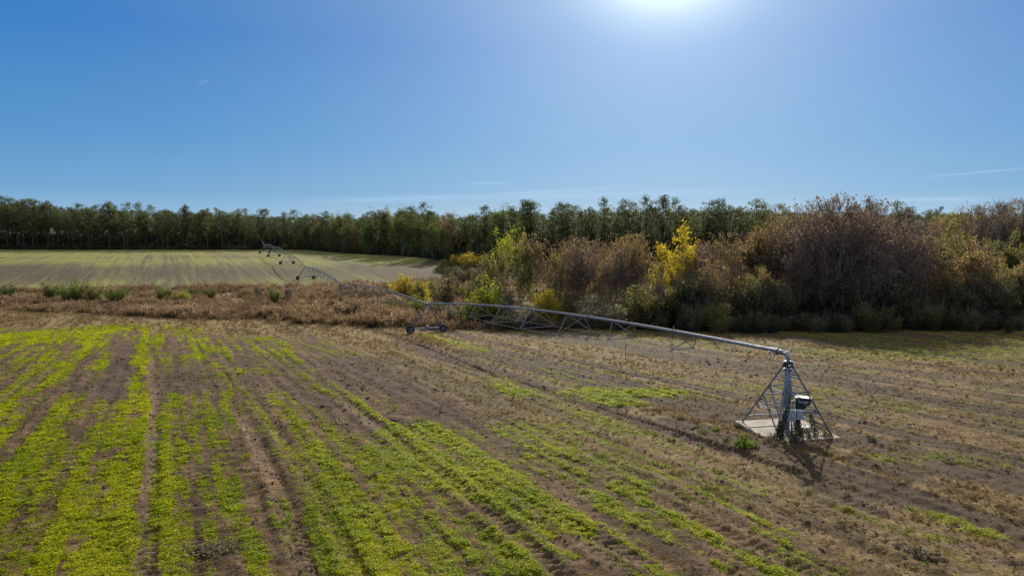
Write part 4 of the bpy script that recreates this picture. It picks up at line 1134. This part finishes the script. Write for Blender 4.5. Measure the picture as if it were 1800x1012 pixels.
def drive_tower(k):
    j = J[k]; d = J[min(k+1, 6)]-J[k-1]; d[2] = 0; d /= np.linalg.norm(d); nrm = np.array([d[1], -d[0], 0])
    e = sub('drive_tower', root, tuple(j-O))
    wb = 2.05; wr = .51
    hub = {}
    for sd in (-1, 1):
        p = nrm*sd*wb; gg = float(gz(j[0]+p[0], j[1]+p[1])[0])-j[2]; hub[sd] = p+np.array([0, 0, gg+wr-.03])
    beam = MB()
    h0, h1 = hub[-1]+np.array([0, 0, .12]), hub[1]+np.array([0, 0, .12])
    beam.bar(h0, h1, .14, .16); beam.build('base_beam', M['galv_dull'], e)
    for sd in (-1, 1):
        b0 = hub[sd]*np.array([.93, .93, 1])+np.array([0, 0, .14])
        MB().angle(b0, d*.75+np.array([0, 0, -.1])+nrm*sd*.12, .085, .012).angle(b0*np.array([.93, .93, 1]), -d*.75+np.array([0, 0, -.1])+nrm*sd*.12, .085, .012).build('leg', M['galv'], e)
    br = MB()
    for f_ in (.45, .75):
        a_ = hub[-1]*f_*np.array([1, 1, 0]); b_ = hub[1]*f_*np.array([1, 1, 0]); zz_ = (hub[-1][2]+.12)*f_
        br.angle(a_+np.array([0, 0, zz_]), b_+np.array([0, 0, zz_]), .045)
    br.tube([np.array([0, 0, -.05]), (h0+h1)/2], .03, 6)
    br.build('cross_brace', M['galv'], e)
    MB().box((0, 0, .0), (.34, .34, .26), math.atan2(d[1], d[0]), .03).build('joint_box', M['galv_dull'], e)
    MB().box(tuple((h0+h1)/2+np.array([0, 0, .2])), (.3, .3, .26), 0, .03).build('motor', M['galv_dull'], e)
    for sd in (-1, 1):
        # axle runs along the machine's line; tyre with lugs and dished rim
        c = hub[sd]; ax = d
        w_ = MB()
        w_.ring(c, ax, [(-.11, .31), (-.14, .40), (-.12, .465), (-.08, .49), (.08, .49), (.12, .465), (.14, .40), (.11, .31)], 28)
        e1 = np.array([0, 0, 1.]); e2 = np.cross(ax, e1)
        for q in range(20):
            a_ = q*2*math.pi/20; a2 = a_+.11
            for s2, aa in ((-1, a_), (1, a_+math.pi/20)):
                p0 = c+(math.cos(aa)*e1+math.sin(aa)*e2)*.502+ax*s2*.125
                p1 = c+(math.cos(aa+.14)*e1+math.sin(aa+.14)*e2)*.508+ax*s2*.01
                w_.bar(p0, p1, .035, .05)
        w_.build('tyre', M['tyre'], e)
        MB().ring(c, ax, [(-.10, .305), (-.05, .25), (-.05, .07), (-.10, .06), (-.10, .02), (.06, .02), (.06, .07), (.03, .25), (.10, .305), (.08, .32), (-.08, .32)], 22).build('rim', M['rim'], e)
    return e
for k in range(1, 7): drive_tower(k)

# pivot stand
st = sub('pivot_stand', root)
HT = J[0][2]-PZ          # height of the swivel elbow
zt = HT-.62
ang0 = R(-34)
feet = []
for q in range(4):
    a = ang0+q*math.pi/2; feet.append(np.array([math.cos(a)*2.02, math.sin(a)*2.02*1.0, .10]))
tops = [f_*np.array([.075, .075, 0])+np.array([0, 0, zt]) for f_ in feet]
for f_, t_ in zip(feet, tops): MB().angle(f_, t_, .08, .012).box(tuple(f_+np.array([0, 0, .015])), (.3, .3, .03), ang0).build('leg', M['galv'], st)
for i in range(4):
    j = (i+1) % 4
    for lv in ((.12, .32, .5, .66, .80, .90) if i in (0, 1) else (.34, .62)):
        a = feet[i]+(tops[i]-feet[i])*lv; b = feet[j]+(tops[j]-feet[j])*lv
        MB().angle(a, b, .058, .01).build('rung', M['galv'], st)
for i, j in ((2, 3), (3, 0)):
    a = feet[i]+(tops[i]-feet[i])*.5; b = feet[j]+(tops[j]-feet[j])*.12
    MB().angle(a, b, .05).build('diagonal_brace', M['galv'], st)
    a = feet[i]+(tops[i]-feet[i])*.66; b = feet[j]+(tops[j]-feet[j])*.32
    MB().angle(a, b, .05).build('diagonal_brace', M['galv'], st)
MB().tube([(0, 0, .05), (0, 0, HT*.5), (0, 0, HT*.55), (0, 0, HT-.75)], [.175, .175, .135, .135], 18).ring((0, 0, HT-.78), (0, 0, 1), [(-.03, .12), (-.03, .2), (.03, .2), (.03, .12)], 18).ring((0, 0, .12), (0, 0, 1), [(-.02, .12), (-.02, .25), (.02, .25), (.02, .12)], 18).build('riser_pipe', M['galv'], st, True)
MB().ring((0, 0, HT-.57), (0, 0, 1), [(-.12, .09), (-.12, .23), (.10, .23), (.12, .2), (.12, .09)], 20).build('collector_ring', M['black'], st)
MB().box((-.02, -.235, HT-.56), (.12, .02, .09)).build('ring_plate', M['white'], st)
mm = MB()
for sx in (-1, 1): mm.box((sx*.19, 0, HT-.42), (.07, .07, .05), 0, .01)
mm.build('ring_clamp', M['white'], st)
j0 = J[0]-O; pd = (J[1]-J[0]); pd /= np.linalg.norm(pd)
arc = []
for q in np.linspace(0, 1, 9):
    a = q*math.pi/2; rr = .30
    c0 = np.array([0, 0, HT-.36])
    arc.append(c0+pd*rr*(1-math.cos(a))+np.array([0, 0, rr*math.sin(a)+.0]))
arc = [np.array([0, 0, HT-.62])]+arc+[j0+pd*.25]
MB().tube(arc, .086, 14).ring(arc[0]+np.array([0, 0, .22]), (0, 0, 1), [(-.02, .1), (-.02, .17), (.02, .17), (.02, .1)], 14).ring(j0+pd*.28, pd, [(-.03, .08), (-.03, .16), (.03, .16), (.03, .08)], 14).build('elbow', M['galv'], st, True)
cbl = MB(); 
cbl.tube([np.array([.16, .03, HT-.5]), np.array([.16, .0, HT-.2]), np.array([0, 0, HT+.06]), pd*.5+np.array([0, 0, HT+.10]), pd*.9+np.array([.05, 0, HT+.16]), pd*1.3+np.array([0, 0, HT+.12]), pd*2+np.array([0, 0, HT+.13])], .018, 6)
cbl.tube([pd*.5+np.array([0, 0, HT+.1]), pd*.8+np.array([-.1, 0, HT+.12]), pd*1.2+np.array([.04, 0, HT+.14])], .02, 6)
cbl.build('cable', M['white'], st)
# lugs hanging under the pipe near the elbow
lg = MB(); c = pd*1.2+np.array([0, 0, HT-.05])
lg.bar(c, c+np.array([.12, 0, -.35]), .04).bar(c+pd*.4*-1, c-pd*.4+np.array([-.1, 0, -.32]), .03)
lg.build('hanger', M['galv_dull'], st)
# antenna with white sleeve
MB().tube([(.12, .12, HT-.45), (.12, .12, HT+.35)], .012, 6).tube([(.12, .12, HT-.1), (.12, .12, HT+.2)], .035, 8).build('antenna', M['white'], st)
# control boxes
cb = sub('control_panel', root); cb.rotation_euler[2] = R(-22); cb.location = (-.19, -.46, .06)
MB().box((.15, -.72, 1.08), (.52, .24, .54), 0, .02).box((.15, -.846, 1.08), (.44, .012, .46), 0).tube([(-.02, -.85, 1.0), (-.02, -.89, 1.1), (-.02, -.85, 1.2)], .012, 5).tube([(.2, -.85, 1.15), (.3, -.93, 1.05), (.36, -.86, .95)], .02, 6).build('panel_box', M['boxgrey'], cb)
MB().box((.58, -.70, 1.14), (.27, .2, .44), 0, .02).tube([(.58, -.80, 1.05), (.58, -.86, 1.1), (.58, -.80, 1.2)], .02, 6).build('switch_box', M['boxgrey'], cb)
MB().tube([(.06, -.72, .0), (.06, -.72, .82)], .05, 10).tube([(.06, -.72, .3), (.45, -.6, .3)], .03, 8).build('support_post', M['galv'], cb)
MB().tube([(.40, -.72, 1.1), (.43, -.86, 1.14), (.46, -.72, 1.16)], .018, 6).tube([(.22, -.7, .8), (.25, -.72, .4), (.3, -.7, .05)], .03, 6).build('conduit', M['black'], cb)
bk = sub('flow_cabinet', root); bk.rotation_euler[2] = R(-22)
mb = MB()
x0, x1, ya, yb = .38, 1.04, -.40, -.02
P0 = [(x0, ya, 1.22), (x0+.34, ya, 1.22), (x1, ya, 1.54), (x1, ya, 1.76), (x0, ya, 1.76)]
V = P0+[(a, yb, c) for a, _, c in P0]
mb.add(V, [(0, 1, 6, 5), (1, 2, 7, 6), (2, 3, 8, 7), (3, 4, 9, 8), (4, 0, 5, 9), (0, 4, 3, 1), (5, 6, 8, 9)], [(1, 3, 2), (6, 7, 8)])
mb.build('cabinet', M['boxblack'], bk)
MB().box(((x0+x1)/2+.02, ya-.012, 1.60), (.42, .02, .06)).build('label_strip', M['boxgrey'], bk)
MB().box(((x0+x1)/2, (ya+yb)/2, 1.785), (x1-x0+.06, yb-ya+.06, .04)).build('lid', M['galv_dull'], bk)
MB().bar((.55, -.15, .05), (.55, -.15, 1.22), .07).bar((x0+.1, -.1, 1.5), (-.05, 0, 1.5), .05).build('stand_post', M['galv_dull'], bk)
MB().tube([(.75, -.15, 1.42), (.62, -.35, 1.0), (.60, -.45, .5), (.8, -.2, .06)], .02, 6).build('conduit', M['black'], bk)

# concrete pad
mb = MB()
ca, sa = math.cos(ang0+math.pi/4), math.sin(ang0+math.pi/4)
PW = 1.72
mb.box((0, 0, 0), (PW*2, PW*2, .30), ang0+math.pi/4, .02)
pad = mb.build('concrete_pad', M['concrete'], None, False, (PX, PY, PZ-.02)); tag(pad, 'square pale concrete pad with soil on it under the pivot', 'concrete pad')
# low kerb board along the pad's left edge
# objects on the pad
mb = MB().box((0, 0, .09), (.52, .30, .18), R(20), .05)
jug = mb.build('white_box', M['white'], None, False, (PX+.85, PY-.2, PZ+.13)); tag(jug, 'small white lidded box lying on the pad under the dark cabinet', 'box')

# vines climbing the posts
def vine(x, y, h, r, n, lab, dx=0):
    g = np.random.default_rng(int(abs(x*100))+3); mbv = MB(); C = []
    for k in range(7):
        a = g.uniform(0, 6.28); zz = np.linspace(0, h*g.uniform(.7, 1), 8)
        p_ = np.stack([np.cos(a+zz*2)*r*.6+dx*zz, np.sin(a+zz*2)*r*.6, zz], 1); mbv.tube(p_, .012, 4, caps=False)
    zz = h*g.random(n)**1.2; a = g.uniform(0, 6.28, n); rr = r*np.sqrt(g.random(n))*(1.5-zz/h)
    q, f, v = quads(np.stack([np.cos(a)*rr+dx*zz, np.sin(a)*rr, zz], 1), g.uniform(.05, .11, n), g)
    o = empty('vine', (x, y, float(gz(x, y)[0])+.05)); mbv.build('stems', M['twig'], o)
    link('foliage', leaf_mesh('vine_leaves', [(q, f, v, 0)], [M['dark']]), o); tag(o, lab, 'vine')
vine(PX-1.05, PY-1.62, 1.5, .17, 900, 'dark dead vine covering the post left of the grey panel', .32)
vine(PX-.75, PY-1.35, .7, .14, 350, 'short dark dead vine at the foot of the post under the grey panel')
vine(PX+.05, PY-1.15, 1.0, .20, 800, 'dark dead vine hanging below the small grey box')
vine(PX+1.3, PY-.1, .9, .15, 260, 'thin dead vine on the right side of the pivot legs', -.2)

# ------------------------------------------------------------------ sky and sun
SUN = ray(1180, -180); SUN = SUN/np.linalg.norm(SUN)
EL = math.asin(SUN[2]); AZ = math.atan2(SUN[0], SUN[1])
print('sun el', math.degrees(EL), 'az', math.degrees(AZ))
w = bpy.data.worlds.new('World'); S.world = w; w.use_nodes = True
nt = w.node_tree; nt.nodes.clear(); L = nt.links
out = nt.nodes.new('ShaderNodeOutputWorld'); bg = nt.nodes.new('ShaderNodeBackground'); bg.inputs[1].default_value = .076
sky = nt.nodes.new('ShaderNodeTexSky'); sky.sky_type = 'NISHITA'; sky.sun_disc = False
sky.sun_elevation = EL; sky.sun_rotation = AZ; sky.altitude = 0; sky.air_density = 1.0; sky.dust_density = .6; sky.ozone_density = 2.2
tc = nt.nodes.new('ShaderNodeTexCoord')
dp = nt.nodes.new('ShaderNodeVectorMath'); dp.operation = 'DOT_PRODUCT'; L.new(tc.outputs['Generated'], dp.inputs[0]); dp.inputs[1].default_value = tuple(SUN)
dot = mth(nt, 'MAXIMUM', dp.outputs['Value'], 0.0)
glow = mth(nt, 'ADD', mth(nt, 'MULTIPLY', mth(nt, 'POWER', dot, 260.), 26.0), mth(nt, 'ADD', mth(nt, 'MULTIPLY', mth(nt, 'POWER', dot, 40.), 2.2), mth(nt, 'MULTIPLY', mth(nt, 'POWER', dot, 8.), 2.05)))
gcol = mixc(nt, 1.0, (1.0, 1.0, 1.0), (.95, 1.0, .84), 'MULTIPLY')
gsc = nt.nodes.new('ShaderNodeVectorMath'); gsc.operation = 'SCALE'; L.new(gcol, gsc.inputs[0]); L.new(glow, gsc.inputs['Scale'])
# thin cirrus and contrail streaks
sep = nt.nodes.new('ShaderNodeSeparateXYZ'); L.new(tc.outputs['Generated'], sep.inputs[0])
azn = mth(nt, 'ARCTAN2', sep.outputs[0], sep.outputs[1])
def streak(px, py, halfw, thick, slope, amp):
    r = ray(px, py); r /= np.linalg.norm(r); a0 = math.atan2(r[0], r[1]); z0 = r[2]
    da = mth(nt, 'SUBTRACT', azn, a0)
    zz = mth(nt, 'SUBTRACT', mth(nt, 'SUBTRACT', sep.outputs[2], z0), mth(nt, 'MULTIPLY', da, slope))
    g1 = mth(nt, 'EXPONENT', mth(nt, 'MULTIPLY', mth(nt, 'POWER', mth(nt, 'ABSOLUTE', mth(nt, 'DIVIDE', zz, thick)), 2.), -1.))
    g2 = mth(nt, 'EXPONENT', mth(nt, 'MULTIPLY', mth(nt, 'POWER', mth(nt, 'ABSOLUTE', mth(nt, 'DIVIDE', da, halfw)), 4.), -1.))
    return mth(nt, 'MULTIPLY', mth(nt, 'MULTIPLY', g1, g2), amp)
tot = None
for a in ((1000, 334, .10, .0022, .05, .55), (860, 322, .03, .0018, .03, .7), (1710, 304, .05, .0012, .06, .8), (1640, 351, .05, .0026, .0, 1.4), (950, 345, .30, .005, .02, .5), (357, 144, .006, .0015, .3, .8), (740, 348, .12, .003, .04, .35)):
    s_ = streak(*a); tot = s_ if tot is None else mth(nt, 'ADD', tot, s_)
nz = nt.nodes.new('ShaderNodeTexNoise'); nz.inputs['Scale'].default_value = 9; nz.inputs['Detail'].default_value = 6
mpz = nt.nodes.new('ShaderNodeMapping'); mpz.inputs['Scale'].default_value = (1, 1, 12); L.new(tc.outputs['Generated'], mpz.inputs[0]); L.new(mpz.outputs[0], nz.inputs[0])
tot = mth(nt, 'MULTIPLY', tot, mth(nt, 'MULTIPLY_ADD', nz.outputs[0], 2.2, -.3, clamp=True))
cl = nt.nodes.new('ShaderNodeVectorMath'); cl.operation = 'SCALE'; cl.inputs[0].default_value = (1, 1, 1.02); L.new(tot, cl.inputs['Scale'])
a1 = nt.nodes.new('ShaderNodeVectorMath'); a1.operation = 'ADD'; a2 = nt.nodes.new('ShaderNodeVectorMath'); a2.operation = 'ADD'
elv = mth(nt, 'MULTIPLY', mth(nt, 'ARCSINE', sep.outputs[2]), 180/math.pi/90)
base = ramp(nt, elv, [(0, (.330, .510, .690)), (.03, (.145, .350, .605)), (.075, (.080, .275, .575)), (.16, (.027, .183, .520)), (.27, (.05, .19, .46)), (.42, (.50, .52, .56)), (1, (.60, .60, .62))])  # overhead end made brighter than a true sky, added as fill light
bsc = nt.nodes.new('ShaderNodeVectorMath'); bsc.operation = 'SCALE'; L.new(base, bsc.inputs[0]); bsc.inputs['Scale'].default_value = 10.0
skm = mixc(nt, .04, bsc.outputs[0], sky.outputs[0])
L.new(skm, a1.inputs[0]); L.new(gsc.outputs[0], a1.inputs[1]); L.new(a1.outputs[0], a2.inputs[0]); L.new(cl.outputs[0], a2.inputs[1])
L.new(a2.outputs[0], bg.inputs[0]); L.new(bg.outputs[0], out.inputs[0])

sl = bpy.data.lights.new('sun', 'SUN'); sl.energy = 5.0; sl.angle = R(.55); sl.color = (1.0, .93, .82)
so = bpy.data.objects.new('sun', sl); COL.objects.link(so)
so.rotation_euler = Vector(-SUN).to_track_quat('-Z', 'Y').to_euler()

# ------------------------------------------------------------------ camera
cd = bpy.data.cameras.new('camera'); cam = bpy.data.objects.new('camera', cd); COL.objects.link(cam)
cam.location = (0, 0, CAMZ); cam.rotation_euler = (math.pi/2-PITCH, 0, 0)
cd.sensor_width = 36; cd.lens = 24; cd.clip_end = 9000; cd.clip_start = .2
S.camera = cam
S.view_settings.view_transform = 'Standard'; S.view_settings.look = 'None'; S.view_settings.exposure = 0.47; S.view_settings.gamma = 1
S.render.engine = 'CYCLES'
